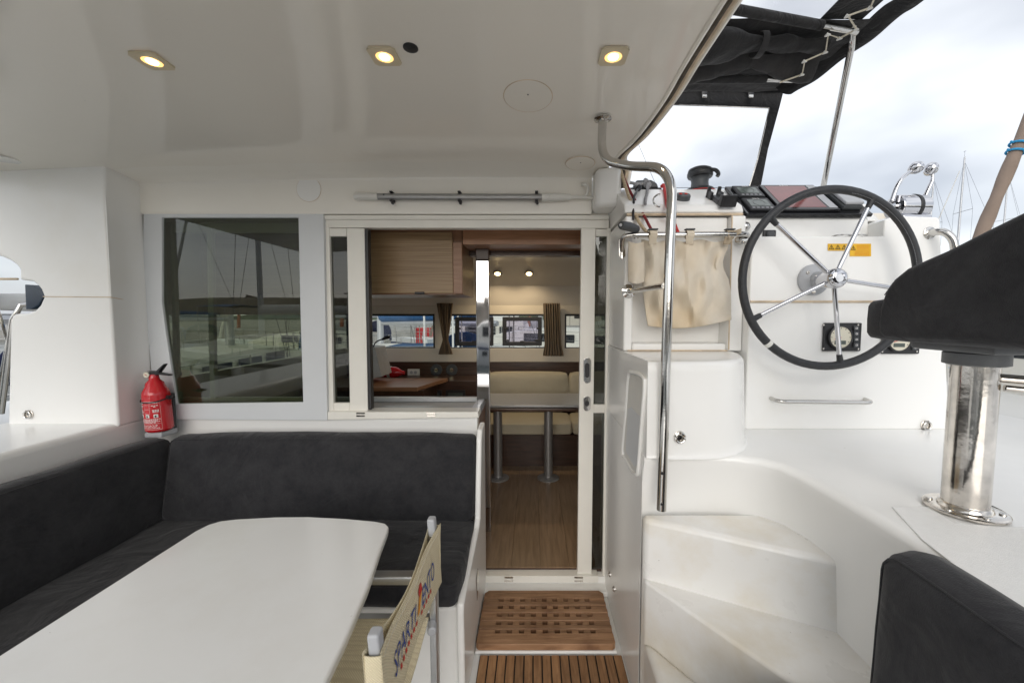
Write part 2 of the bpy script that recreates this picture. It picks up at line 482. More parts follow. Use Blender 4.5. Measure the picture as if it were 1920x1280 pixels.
    def rbox(s, lo, hi, r, div=0.05, puff=0.0, warp=None):
        """soft cushion: rounded box with faces puffed out; warp moves points afterwards"""
        lo, hi = V(lo), V(hi)
        size = hi - lo
        ns = [max(4, min(40, int(size[i] / div))) for i in range(3)]
        mid = (lo + hi) / 2
        cache = {}

        def vert(ix):
            if ix in cache: return cache[ix]
            # denser sampling towards the borders
            f = [(1 - math.cos(PI * ix[k] / ns[k])) / 2 for k in range(3)]
            p = V([lo[k] + size[k] * f[k] for k in range(3)])
            c_ = V([min(max(p[k], lo[k] + r), hi[k] - r) for k in range(3)])
            d = p - c_
            nrm = d.normalized() if d.length > 1e-9 else V((0, 0, 0))
            p = c_ + nrm * r
            if puff:
                a = 1.0
                for k in range(3):
                    if abs(nrm[k]) < 0.9:
                        q = (p[k] - mid[k]) / (size[k] / 2)
                        a *= max(0.0, 1 - q ** 4)
                p += nrm * puff * a
            if warp: p = V(warp(p))
            cache[ix] = s.bm.verts.new(p)
            return cache[ix]
        fs = []
        for ax in range(3):
            b, c_ = (ax + 1) % 3, (ax + 2) % 3
            for side in (0, ns[ax]):
                for i in range(ns[b]):
                    for j in range(ns[c_]):
                        q = []
                        for di, dj in ((0, 0), (1, 0), (1, 1), (0, 1)):
                            ix = [0, 0, 0]; ix[ax] = side; ix[b] = i + di; ix[c_] = j + dj
                            q.append(vert(tuple(ix)))
                        try: fs.append(s.bm.faces.new(q))
                        except ValueError: pass
        bmesh.ops.recalc_face_normals(s.bm, faces=fs)
        return s

    def build(s, name, mat, parent=None, smooth=38, solid=0, wn=True):
        me = bpy.data.meshes.new(name)
        s.bm.to_mesh(me); s.bm.free()
        me.materials.append(M[mat] if isinstance(mat, str) else mat)
        if smooth:
            me.shade_smooth(); me.set_sharp_from_angle(angle=R(smooth))
        o = bpy.data.objects.new(name, me)
        C.objects.link(o)
        adopt(o, parent)
        if solid:
            md = o.modifiers.new('thickness', 'SOLIDIFY'); md.thickness = solid; md.offset = 0
        if smooth and wn:
            md = o.modifiers.new('normals', 'WEIGHTED_NORMAL'); md.keep_sharp = True
        return o


def tag(o, label, cat, group=None):
    o['label'] = label; o['category'] = cat
    if group: o['group'] = group
    return o


def thing(name, label, cat, group=None, loc=(0, 0, 0)):
    o = bpy.data.objects.new(name, None); C.objects.link(o); o.location = loc
    o.empty_display_size = 0.05
    return tag(o, label, cat, group)


def struct(o):
    o['kind'] = 'structure'
    return o


def copy_tree(o, parent=None):
    c_ = o.copy(); C.objects.link(c_); c_.parent = parent
    for ch in [x for x in bpy.data.objects if x.parent == o]: copy_tree(ch, c_)
    return c_


def bez(pts, k=6):
    """round the inner corners of a polyline: pts are (point, corner radius)"""
    out = []
    P = [(V(p), r) for p, r in pts]
    for i, (p, r) in enumerate(P):
        if r == 0 or i in (0, len(P) - 1): out.append(p); continue
        a, b = P[i - 1][0], P[i + 1][0]
        p0 = p + (a - p).normalized() * min(r, (a - p).length * 0.49)
        p1 = p + (b - p).normalized() * min(r, (b - p).length * 0.49)
        for j in range(k + 1):
            t = j / k
            out.append(p0 * (1 - t) ** 2 + p * 2 * t * (1 - t) + p1 * t * t)
    return out


def smoothline(pts, k=6):
    """Catmull-Rom through the points"""
    P = [V(p) for p in pts]
    P = [P[0] * 2 - P[1]] + P + [P[-1] * 2 - P[-2]]
    out = []
    for i in range(1, len(P) - 2):
        a, b, c_, d = P[i - 1:i + 3]
        for j in range(k):
            t = j / k
            out.append(0.5 * ((2 * b) + (c_ - a) * t + (2 * a - 5 * b + 4 * c_ - d) * t * t + (3 * b - a - 3 * c_ + d) * t ** 3))
    out.append(P[-2])
    return out


def sstep(a, b, x):
    t = min(1, max(0, (x - a) / (b - a)))
    return t * t * (3 - 2 * t)


def text_obj(name, txt, mapper, mat, parent, size=1.0, shear=0.0, sub=False):
    """flat lettering; mapper turns (x, y) of the text (height about size) into a world point"""
    cu = bpy.data.curves.new('lettering', 'FONT')
    cu.body = txt; cu.size = size; cu.shear = shear; cu.resolution_u = 2
    t = bpy.data.objects.new('lettering', cu); C.objects.link(t)
    dg = bpy.context.evaluated_depsgraph_get()
    me = bpy.data.meshes.new_from_object(t.evaluated_get(dg))
    bpy.data.objects.remove(t)
    wdt = max([v.co.x for v in me.vertices] + [1e-6])
    for v in me.vertices: v.co = mapper(v.co.x / wdt, v.co.y)
    me.materials.clear(); me.materials.append(M[mat])
    o = bpy.data.objects.new(name, me); C.objects.link(o); adopt(o, parent)
    return o


# ================================================================== the boat's mouldings
YB = 2.10        # plane of the saloon bulkhead
DECK = 1.0       # helm deck level


def ceil_z(x, y):
    return 2.30 - 0.085 * sstep(1.15, 2.15, y) - 0.012 * (x + 0.3) ** 2


EDGE = [(0.52, -0.55), (0.515, 0.4), (0.51, 0.85), (0.505, 1.05), (0.50, 1.3), (0.492, 1.5), (0.455, 1.72), (0.405, 1.9), (0.37, 2.06)]


EDGE = [(x - 0.02, y) for x, y in EDGE]


def edge_x(y):
    for (x0, y0), (x1, y1) in zip(EDGE, EDGE[1:]):
        if y <= y1: return x0 + (x1 - x0) * max(0, (y - y0) / (y1 - y0))
    return EDGE[-1][0]


# hardtop roof: underside seen as the cockpit ceiling
b = MB()
NX, NY = 30, 34
lo_, hi_ = [], []
for j in range(NY + 1):
    y = -0.55 + (YB + 0.02 + 0.55) * j / NY
    xe = edge_x(y)
    lo_.append([b.bm.verts.new((-2.72 + (xe + 2.72) * i / NX, y, ceil_z(-2.72 + (xe + 2.72) * i / NX, y))) for i in range(NX + 1)])
    hi_.append([b.bm.verts.new((v.co.x, y, v.co.z + 0.11)) for v in lo_[-1]])
for j in range(NY):
    for i in range(NX):
        b.bm.faces.new((lo_[j][i], lo_[j + 1][i], lo_[j + 1][i + 1], lo_[j][i + 1]))
        b.bm.faces.new((hi_[j][i], hi_[j][i + 1], hi_[j + 1][i + 1], hi_[j + 1][i]))
for j in range(NY):
    b.bm.faces.new((lo_[j][0], hi_[j][0], hi_[j + 1][0], lo_[j + 1][0]))
    b.bm.faces.new((lo_[j][NX], lo_[j + 1][NX], hi_[j + 1][NX], hi_[j][NX]))
for i in range(NX):
    b.bm.faces.new((lo_[0][i], lo_[0][i + 1], hi_[0][i + 1], hi_[0][i]))
    b.bm.faces.new((lo_[NY][i], hi_[NY][i], hi_[NY][i + 1], lo_[NY][i + 1]))
ceiling = struct(b.build('cockpit_ceiling', 'gel_roof', wn=False))

# layered edging along the roof's open side, running down to the bulkhead corner
edge_pts = [V((x, y, ceil_z(x, y))) for x, y in EDGE] + [at(1163, 326, Y=2.0), at(1158, 356, Y=1.98)]
edge_pts = edge_pts[:len(EDGE) - 1] + edge_pts[len(EDGE):]
el = smoothline(edge_pts, 6)
trim = thing('roof_edge_trim', 'curved layered edge trim along the open side of the cockpit roof', 'trim')
MB().tube([p + V((-0.004, 0, 0.002)) for p in el], 0.0095, 8).build('inner_bead', 'gel_roof', trim)
MB().tube([p + V((0.014, 0, 0.012)) for p in el], 0.012, 8).build('rubber_gap', 'seal_dark', trim)
MB().tube([p + V((0.030, 0.0, 0.012)) for p in el], 0.010, 8).build('outer_bead', 'seal', trim)
MB().tube([p + V((0.048, 0.0, 0.02)) for p in el], 0.009, 8).build('outer_lip', 'gel_roof', trim)

# bulkhead: beam over the openings with a cove up to the ceiling, wall below, jamb at the side
b = MB()
prof = [(2.075, 2.018), (2.070, 2.03), (2.070, 2.186), (2.063, 2.20), (2.045, 2.210), (2.0, 2.217), (1.90, 2.2305), (1.90, 2.26), (2.16, 2.26), (2.16, 2.018)]
xs = [-2.04, -1.5, -1.0, -0.5, 0.0, 0.30]
rings = []
for x in xs:
    d = ceil_z(x, 1.90) - 2.2285
    rings.append([(x, y, z + (d if z > 2.17 else d * max(0, (z - 2.1) / 0.08) * 0)) for y, z in prof])
b.loft(rings)
struct(b.build('bulkhead_beam', 'gel_warmlit', smooth=30))
b = MB()
b.box(-2.06, -0.302, YB, YB + 0.06, 0.0, 0.955, 0.006)
bulk = struct(b.build('bulkhead_wall', 'gel'))
b = MB()
b.box(-2.06, -1.06, YB + 0.005, YB + 0.05, 0.956, 2.017)
# window hole is cut by building the wall as a frame round it
b.bm.free(); b = MB()
b.box(-2.06, -1.98, YB + 0.004, YB + 0.05, 0.956, 2.017)
b.box(-1.979, -1.09, YB + 0.004, YB + 0.05, 0.956, 1.02)
struct(b.build('bulkhead_window_surround', 'gel'))
# rounded corner block at the end of the beam
b = MB()
b.prism([(0.302, 1.97, 2.025), (0.425, 1.93, 2.025), (0.425, 2.12, 2.025), (0.302, 2.12, 2.025)], (0, 0, 0.19), 0.03, 4)
struct(b.build('bulkhead_corner_block', 'gel'))

# cockpit sole
b = MB()
b.box(-2.1, 0.40, -1.6, 2.12, -0.12, -0.006)
sole = struct(b.build('cockpit_floor', 'gel'))
b = MB()
b.box(-2.62, 2.35, -3.4, -1.605, -0.14, -0.008, 0.03, 3)
struct(b.build('aft_deck', 'gel'))  # out-of-view deck, added to bounce daylight up to the cockpit ceiling
b = MB()
b.box(-0.236, 0.390, -1.5, 1.648, -0.006, -0.001)
b.build('caulking', 'caulk', sole)
npl = 16
pw = 0.626 / npl
plank = None
for k in range(npl):
    x0 = -0.236 + k * pw
    if plank is None:
        b = MB(); b.box(-pw / 2 + 0.0028, pw / 2 - 0.0028, -1.495, 1.643, 0.0, 0.0065, 0.0012, 1)
        plank = b.build('plank', 'teak', sole)
        p = plank
    else:
        p = plank.copy(); C.objects.link(p); p.parent = sole
    p.location = (x0 + pw / 2, 0, -0.001)

# teak grating in front of the door
gr = thing('teak_grating', 'brown teak grating step with five rows of square holes at the doorway', 'grating', loc=(0.05, 1.82, 0))
b = MB(); b.box(-0.258, 0.372, 1.652, 2.003, 0.0, 0.014, 0.004, 2); b.build('tray', 'gel', gr)
gx0, gx1, gy0, gy1 = -0.255, 0.366, 1.655, 1.998
gz0, gz1 = 0.015, 0.045
nrow, ncol = 5, 9
bb, hole, bar = 0.062, 0.024, 0.0265
rows = []
y = gy0 + bb
b = MB(); b.prism([(gx0 + 0.012, gy0, gz0), (gx1 - 0.012, gy0, gz0), (gx1, gy0 + 0.012, gz0), (gx1, gy0 + bb, gz0), (gx0, gy0 + bb, gz0), (gx0, gy0 + 0.012, gz0)], (0, 0, gz1 - gz0), 0.003, 2)
b.build('slat', 'teak_x', gr)
for r_ in range(nrow):
    rows.append((y, y + hole)); y += hole
    if r_ < nrow - 1:
        b = MB(); b.box(gx0, gx1, y + 0.0004, y + bar - 0.0004, gz0, gz1, 0.002, 1); b.build('slat', 'teak_x', gr); y += bar
yb_ = y
b = MB(); b.prism([(gx0, yb_, gz0), (gx1, yb_, gz0), (gx1, gy1 - 0.02, gz0), (gx1 - 0.02, gy1, gz0), (gx0 + 0.02, gy1, gz0), (gx0, gy1 - 0.02, gz0)], (0, 0, gz1 - gz0), 0.003, 2)
b.build('slat', 'teak_x', gr)
hx0 = gx0 + 0.078; pitch_x = (gx1 - 0.078 - hx0 - hole) / (ncol - 1)
blk = {}
for (ya, yb2) in rows:
    cuts = [gx0 + 0.001] + [q for k in range(ncol) for q in (hx0 + k * pitch_x, hx0 + k * pitch_x + hole)] + [gx1 - 0.001]
    for i in range(0, len(cuts), 2):
        wdt = round(cuts[i + 1] - cuts[i], 4)
        if wdt not in blk:
            b = MB(); b.box(-wdt / 2, wdt / 2, -hole / 2 - 0.0002, hole / 2 + 0.0002, gz0, gz1 - 0.003, 0.0015, 1)
            blk[wdt] = b.build('block', 'teak_x', gr)
            p = blk[wdt]; p.matrix_parent_inverse = Matrix.Translation(-gr.location)
        else:
            p = blk[wdt].copy(); C.objects.link(p)
        p.location = ((cuts[i] + cuts[i + 1]) / 2, (ya + yb2) / 2, 0)

# bench along the bulkhead and the side: moulded base and end panel
b = MB()
b.box(-2.03, -0.29, 1.46, 2.098, -0.003, 0.372, 0.02)
struct(b.build('bench_base', 'gel'))
b = MB()
b.box(-2.03, -1.42, -1.5, 1.455, -0.003, 0.372, 0.02)
struct(b.build('side_bench_base', 'gel'))
b = MB()
b.prism([(-0.289, y, z) for y, z in [(1.425, -0.003), (1.405, 0.375), (1.415, 0.415), (1.47, 0.43), (1.84, 0.475), (1.88, 0.50), (1.955, 0.87), (1.99, 0.915), (2.098, 0.925), (2.098, -0.003)]], (0.028, 0, 0), 0.010, 3)
struct(b.build('bench_end_panel', 'gel'))
# narrow hinge plate on the end panel
hp = tag(MB().prism([at(893, 1085, X=-0.2600), at(895, 1065, X=-0.2600), at(897, 1085, X=-0.2600), at(894, 1125, X=-0.2600)], (0.003, 0, 0)).build('latch_plate', 'steel'), 'slim metal latch plate on the white end panel of the bench', 'latch')

# coaming at the side, with the pillar standing on it
b = MB()
b.prism([(-2.035, -1.5, 0.0), (-2.62, -1.5, 0.0), (-2.62, 2.2, 0.0), (-2.035, 2.2, 0.0)], (0, 0, 0.97), 0.03, 4)
struct(b.build('side_coaming', 'gel'))
px = [(194, 292), (197, 400), (207, 560), (222, 800), (14, 800), (16, 700), (19, 600), (22, 590), (30, 588), (50, 587), (64, 582), (74, 572), (81, 556), (76, 543), (68, 533), (59, 527), (45, 525.5), (36, 525)]
pts = [at(x, y, Y=1.90) for x, y in px]
arch = [(36, 505), (30, 497), (18, 488), (0, 480), (-60, 468), (-130, 462), (-130, 270)]
pts += [at(x, y, Y=1.90) for x, y in arch]
b = MB()
b.prism(pts, (0, 0.19, 0), 0.012, 3)
pil = struct(b.build('cockpit_pillar', 'gel'))
# inner cheek of the pillar closing to the bulkhead
b = MB()
b.prism([at(194, 292, Y=1.905), at(222, 800, Y=1.905), V((-2.045, 2.105, 0.965)), V((-2.045, 2.105, 2.24))], (-0.05, 0, 0))
struct(b.build('pillar_cheek', 'gel'))
MB().tube([at(-100, 523, Y=1.91), at(33, 523, Y=1.91)], 0.006, 6).build('arch_bar', 'seal', pil)
# fine yellowed seams on the pillar
MB().tube([at(81, 556, Y=1.899), at(207, 557, Y=1.899), at(210, 557.5, Y=1.906), V((-2.037, 2.095, 1.555))], 0.0022, 6).build('seam', 'seal', pil)
MB().tube([V((-2.034, 2.098, 2.16)), V((-2.034, 2.098, 1.555)), at(277, 640, Y=2.096), at(283, 730, Y=2.096)], 0.0025, 6).build('seam', 'seal', pil)
dk = tag(MB().prism([at(x, y, Y=2.11) for x, y in [(46, 533), (62, 534), (74, 544), (82, 557), (72, 572), (58, 580), (48, 580)]], (0, 0.03, 0), 0.004, 2).build('tinted_side_pane', 'navy_glass'), 'dark blue acrylic pane showing in the rounded notch of the pillar', 'pane')

# ---------------------------------------------------------------- helm deck, stairs, side box and console
def offs(outl, d):
    return [(x + d * nx, y + d * ny) for (x, y, nx, ny) in outl]


# inner edge of the helm deck: (x, y, direction into the deck)
inner = [(0.396, 1.375, 0, 1), (0.55, 1.375, 0, 1), (0.66, 1.374, 0.05, 1), (0.73, 1.365, 0.3, 0.9), (0.785, 1.335, 0.65, 0.7), (0.82, 1.29, 0.9, 0.4), (0.838, 1.22, 1, 0.15),
         (0.845, 1.10, 1, 0), (0.847, 0.95, 1, 0), (0.843, 0.80, 1, 0), (0.825, 0.6, 1, 0), (0.81, 0.3, 1, 0), (0.81, -1.5, 1, 0)]
outer = [(2.35, -1.5), (2.35, 2.25), (0.396, 2.25)]
rings = []
for z, d in ((-0.003, 0.075), (0.35, 0.066), (0.78, 0.045), (0.955, 0.008), (0.978, 0.0), (0.991, 0.006), (0.998, 0.016), (1.0, 0.032)):
    rings.append([(x, y, z) for x, y in offs(inner, d)] + [(x, y, z) for x, y in outer])
b = MB(); b.loft(rings)
deck = struct(b.build('helm_deck', 'gel', smooth=60))
# non-slip panels set in the deck
b = MB()
b.prism([at(x, y, Z=1.0) for x, y in [(1672, 951), (1742, 951), (1790, 982), (1920, 990), (2060, 1000), (2060, 1270), (1800, 1068), (1728, 1012)]], (0, 0, 0.0025), 0.001, 1)
M['nonslip'] = simple('non_slip_tread', (0.86, 0.855, 0.835), 0.4, 0, 0.02, 60, 0.25, 420)
b.build('nonslip_panel', 'nonslip', deck)

b = MB(); b.prism([(0.3945, 1.393, -0.002), (0.3945, 1.352, -0.002), (0.96, 1.080, -0.002), (0.96, 1.392, -0.002)], (0, 0, 0.782), 0.026, 6)
stair = struct(b.build('staircase', 'gel_step'))
b = MB(); b.prism([(0.395, 1.36, -0.002), (0.955, 1.10, -0.002), (0.955, 0.80, -0.002), (0.77, 0.80, -0.002), (0.395, 1.338, -0.002)], (0, 0, 0.562), 0.026, 6); b.build('step', 'gel_step', stair)
b = MB(); b.prism([(0.394, 1.345, -0.002), (0.80, 0.79, -0.002), (0.394, 0.79, -0.002)], (0, 0, 0.349), 0.024, 6); b.build('step', 'gel_step', stair)

# side wall of the passage
b = MB()
b.prism([(0.3945, 1.3935, -0.003), (0.3955, 1.3935, -0.003), (0.3955, 2.13, -0.003), (0.3945, 2.13, -0.003)], (0, 0, 1.002))
struct(b.build('passage_side_wall', 'gel'))
# curved side box beside the stairs
out2 = [(0.396, 1.352), (0.50, 1.352), (0.60, 1.354), (0.66, 1.366), (0.72, 1.395), (0.775, 1.44), (0.82, 1.50), (0.86, 1.58), (0.89, 1.66), (0.91, 1.74), (0.91, 1.86), (0.396, 2.128)]
cx_, cy_ = 0.62, 1.62
rings = []
for z, d in ((0.999, -0.012), (1.003, -0.006), (1.01, -0.002), (1.03, 0.0), (1.30, 0.012), (1.322, 0.014), (1.334, 0.022), (1.338, 0.036)):
    ring = []
    for x, y in out2:
        v = V((cx_ - x, cy_ - y)); v.normalize()
        if x < 0.41: v.x = max(0, v.x) * 0.25; dd = max(d, 0) if y < 1.6 else 0
        else: dd = d
        ring.append((x + v.x * dd, y + v.y * dd, z))
    rings.append(ring)
b = MB(); b.loft(rings)
struct(b.build('side_box', 'gel', smooth=50))

# coachroof shoulder left of the wheel: recessed storage front, sloping top
b = MB()
YF = 1.755
b.box(0.402, 0.440, YF, 2.12, 1.339, 1.93, 0.008)
b.box(0.862, 0.925, YF - 0.01, 2.12, 1.339, 1.93, 0.008)
b.box(0.441, 0.861, YF, 2.12, 1.339, 1.372, 0.008)
b.box(0.441, 0.861, YF + 0.075, 2.12, 1.373, 1.925)
b.box(0.441, 0.861, YF + 0.02, 2.12, 1.86, 1.93, 0.01)
shoulder = struct(b.build('coachroof_shoulder', 'gel'))
b = MB()
b.prism([(0.402, y, z) for y, z in [(1.775, 1.945), (1.768, 1.955), (1.785, 1.985), (2.0, 2.118), (2.05, 2.128), (2.20, 2.13), (2.20, 1.945)]], (0.523, 0, 0), 0.008, 3)
b.build('sloping_top', 'gel', shoulder)
MB().tube([(0.41, YF + 0.012, 1.938), (0.915, YF + 0.004, 1.938)], 0.006, 6).build('seam', 'seal', shoulder)
MB().tube([(0.866, YF - 0.012, 1.345), (0.862, YF - 0.012, 1.93)], 0.003, 6).build('seam', 'seal', shoulder)
MB().tube([(0.42, YF - 0.004, 1.342), (0.86, YF - 0.012, 1.342)], 0.003, 6).build('seam', 'seal', shoulder)

# steering console
YC = 1.70
b = MB()
b.prism([(0.927, YC, 0.999), (1.825, YC, 0.999), (1.722, YC, 1.90), (1.712, YC, 1.912), (1.53, YC, 1.918), (1.487, YC, 1.90), (1.484, YC, 1.832), (0.927, YC, 1.832)], (0, 0.47, 0), 0.016, 4)
console = struct(b.build('helm_console', 'gel', smooth=40))
b = MB()
b.prism([(0.9275, y, z) for y, z in [(YC + 0.078, 1.81), (YC + 0.085, 1.928), (2.0, 2.118), (2.04, 2.128), (2.2, 2.128), (2.2, 1.81)]], (0.563, 0, 0), 0.010, 3)
b.build('console_hood', 'gel', console)
b = MB()
b.prism([(1.4915, 1.80, 1.919), (1.4915, 2.0, 2.115), (1.4915, 2.16, 2.12), (1.4915, 2.16, 1.919)], (0.075, 0, 0), 0.015, 3)
b.build('console_cheek', 'gel', console)
MB().tube([(0.93, YC - 0.0015, 1.556), (1.49, YC - 0.0015, 1.556), (1.765, YC - 0.0015, 1.556)], 0.0055, 6).build('seam', 'seal', console)
# saloon roof
b = MB(); b.prism([(-2.0, 2.162, 2.05), (0.40, 2.162, 2.05), (0.40, 2.255, 2.05), (1.9, 2.255, 2.05), (1.9, 4.35, 2.05), (1.2, 4.75, 2.05), (-1.3, 4.75, 2.05), (-2.0, 4.35, 2.05)], (0, 0, 0.075), 0.03, 3)
struct(b.build('saloon_roof', 'gel'))


# ================================================================== bulkhead window and sliding door
def ring_plate(b, outer_, inner_, vec):
    """flat frame between two outlines with the same number of points"""
    vec = V(vec); n = len(outer_)
    A = [b.bm.verts.new(V(p)) for p in outer_]; Bv = [b.bm.verts.new(V(p)) for p in inner_]
    A2 = [b.bm.verts.new(V(p) + vec) for p in outer_]; B2 = [b.bm.verts.new(V(p) + vec) for p in inner_]
    fs = []
    for i in range(n):
        j = (i + 1) % n
        fs += [b.bm.faces.new((A[i], A[j], Bv[j], Bv[i])), b.bm.faces.new((A2[i], B2[i], B2[j], A2[j])),
               b.bm.faces.new((A[i], A2[i], A2[j], A[j])), b.bm.faces.new((Bv[i], Bv[j], B2[j], B2[i]))]
    bmesh.ops.recalc_face_normals(b.bm, faces=fs)
    return fs


win = thing('cockpit_window', 'large tinted window in a white aluminium frame beside the fire extinguisher', 'window', loc=(-1.5, 2.09, 0.93))
yo = 2.075
outl = [(268, 388), (606, 388), (610, 590), (614, 788), (292, 786), (278, 640), (268, 560)]
inl = [(303, 408), (559, 408), (563, 590), (568, 754), (331, 757), (312, 632), (303, 566)]
b = MB()
fs = ring_plate(b, [at(x, y, Y=yo) for x, y in outl], [at(x, y, Y=yo) for x, y in inl], (0, 0.028, 0))
b._bevel(fs, 0.004, 2)
b.build('window_frame', 'alu_paint', win)
b = MB(); b.prism([at(x, y, Y=yo + 0.012) for x, y in [(302, 407), (560, 407), (564, 590), (569, 755), (330, 758), (311, 632), (302, 566)]], (0, 0.004, 0))
b.build('pane', 'glass_dark', win)
inn = MB()
ya = 2.15
for q in ([(318, 420), (324, 420), (334, 752), (325, 752)], [(386, 420), (397, 420), (403, 750), (393, 750)], [(318, 418), (560, 418), (560, 436), (318, 436)], [(325, 745), (566, 745), (566, 752), (325, 752)]):
    inn.prism([at(x, y, Y=ya) for x, y in q], (0, 0.025, 0), 0.003, 1)
    ya += 0.0015
inn.build('inner_sliding_sash', 'frame_white', win)

door = thing('sliding_door', 'open sliding saloon door in a cream white aluminium frame', 'door', loc=(0, 2.1, 0.03))
yd = 2.10
def fr(name, q, y=yd, t=0.035, mat='frame_white', bev=0.003, parent=None):
    b_ = MB(); b_.prism([at(x, yy, Y=y) for x, yy in q], (0, t, 0), bev, 2)
    return b_.build(name, mat, parent or door)
fr('header_rail', [(608, 403), (1142, 403), (1142, 411), (608, 411)], 2.082, 0.06)
fr('header_rail', [(608, 411), (1142, 412), (1142, 428), (608, 427)], 2.098, 0.05)
fr('side_jamb', [(607, 411), (617, 427), (626, 783), (614, 786)], 2.094, 0.045)
fr('stile', [(650, 428), (683.5, 428), (690, 770), (656, 770)], 2.098)
fr('rail', [(617, 428), (649.5, 428), (649.8, 443), (617.4, 443)], 2.099)
fr('rail', [(625, 755), (655.5, 755), (656, 771), (626, 771)], 2.099)
fr('pane', [(617, 442), (651, 442), (657, 757), (625, 757)], 2.112, 0.004, 'glass_strip', 0)
fr('edge_strip', [(683.8, 429), (689.5, 429), (696, 768), (690.2, 768)], 2.085, 0.04, 'black', 0.003)
sl = fr('sill', [(614, 772), (896, 772), (898, 783), (614, 787)], 2.07, 0.10, 'frame_white', 0.004)
for px_ in (676, 808):
    for py_ in (774.5, 779.5):
        fr('vent_slot', [(px_ - 8, py_ - 1.4), (px_ + 8, py_ - 1.4), (px_ + 8, py_ + 1.4), (px_ - 8, py_ + 1.4)], 2.067, 0.004, 'steel_worn', 0.0)
fr('stile', [(1090, 428), (1117, 428), (1109, 1088), (1082.5, 1076)], 2.098)
fr('rail', [(1117.3, 429), (1141, 429), (1141, 443), (1117.3, 443)], 2.099)
fr('pane', [(1117, 442), (1139, 442), (1130, 1066), (1108, 1066)], 2.112, 0.004, 'glass_strip', 0)
fr('stile', [(1138.5, 428), (1146, 428), (1137, 1080), (1129.5, 1080)], 2.097)
fr('rail', [(1112.8, 758), (1134, 758), (1134, 774), (1112.5, 774)], 2.101)
fr('threshold', [(893, 1072), (1084, 1072), (1084, 1079), (893, 1079)], 2.11, 0.06)
th = fr('threshold', [(890, 1079.5), (1122, 1079.5), (1122, 1092), (890, 1092)], 2.075, 0.09, 'frame_white', 0.005)
for px_ in (954, 1085):
    for py_ in (1082.5, 1089):
        fr('vent_slot', [(px_ - 8, py_ - 1.4), (px_ + 8, py_ - 1.4), (px_ + 8, py_ + 1.4), (px_ - 8, py_ + 1.4)], 2.072, 0.004, 'steel_worn', 0.0)
# lock plates on the door stile
def slotpad(cx, cy, w_, h_, y, t):
    q = []
    for k in range(20):
        a = 2 * PI * k / 20
        yy = h_ - w_ if math.sin(a) >= 0 else -(h_ - w_)
        q.append(at(cx + w_ * math.cos(a), cy - yy - w_ * math.sin(a), Y=y))
    return q
for cy, hh, wh in ((694, 24, 16), (756, 14, 6)):
    b = MB(); b.prism(slotpad(1101 - (cy - 694) * 0.012, cy, 7, hh, 2.097, 0), (0, -0.006, 0), 0.002, 2); lp = b.build('lock_plate', 'steel', door)
    b = MB(); b.prism(slotpad(1101 - (cy - 694) * 0.012, cy, 4.2, wh * 0.85, 2.0905, 0), (0, -0.003, 0), 0.001, 1); b.build('lock_recess', 'black', lp)
# doorstep riser below the threshold
b = MB(); b.box(-0.30, 0.40, 2.01, 2.13, -0.003, 0.024, 0.006)
struct(b.build('doorstep', 'gel'))
b = MB(); b.box(-0.30, 0.40, 2.085, 2.13, 0.0245, 0.06)
struct(b.build('doorstep_riser', 'gel'))

# ================================================================== saloon
b = MB(); b.box(-2.0, 1.9, 2.131, 4.4, 0.02, 0.078)
sfl = struct(b.build('saloon_floor', 'dark_wood'))
k = 0
for i in range(7):
    b = MB(); xx = -0.62 + i * 0.165
    b.box(xx + 0.0006, xx + 0.1644, 2.1315, 3.95, 0.0785, 0.084, 0.0006, 1); b.build('plank', 'laminate', sfl)
b = MB()
b.prism([(-2.0, y, z) for y, z in [(2.165, 2.0), (3.75, 2.0), (4.12, 1.80), (4.2, 1.60), (4.26, 1.60), (4.2, 1.85), (3.8, 2.045), (2.165, 2.045)]], (3.9, 0, 0))
struct(b.build('saloon_ceiling', 'ceil_int'))
YW = 4.2
zb, zt = 1.145, 1.50
b = MB(); b.box(-2.0, 1.9, YW, YW + 0.05, zt, 1.62); struct(b.build('saloon_front_wall_top', 'wall_int'))
b = MB(); b.box(-2.0, 1.9, YW - 0.03, YW + 0.05, 1.0, zb, 0.006); struct(b.build('saloon_front_wall', 'wall_int'))
b = MB(); b.box(-2.0, 1.9, YW, YW + 0.05, 0.08, 0.999); struct(b.build('saloon_front_wall_low', 'dark_wood'))
b = MB(); b.box(-1.05, -0.93, YW, YW + 0.05, zb, zt); struct(b.build('window_post', 'wall_int'))
b = MB(); b.box(0.25, 0.335, YW, YW + 0.05, zb, zt); struct(b.build('window_post', 'wall_int'))
for sx in (-1, 1):
    x = -2.0 if sx < 0 else 1.9
    b = MB(); b.box(min(x, x + sx * 0.05), max(x, x + sx * 0.05), 2.13, 4.25, 0.08, zb); struct(b.build('saloon_side_wall', 'wall_int'))
    b = MB(); b.box(min(x, x + sx * 0.05), max(x, x + sx * 0.05), 2.13, 4.25, zt + 0.001, 2.05); struct(b.build('saloon_side_wall', 'wall_int'))
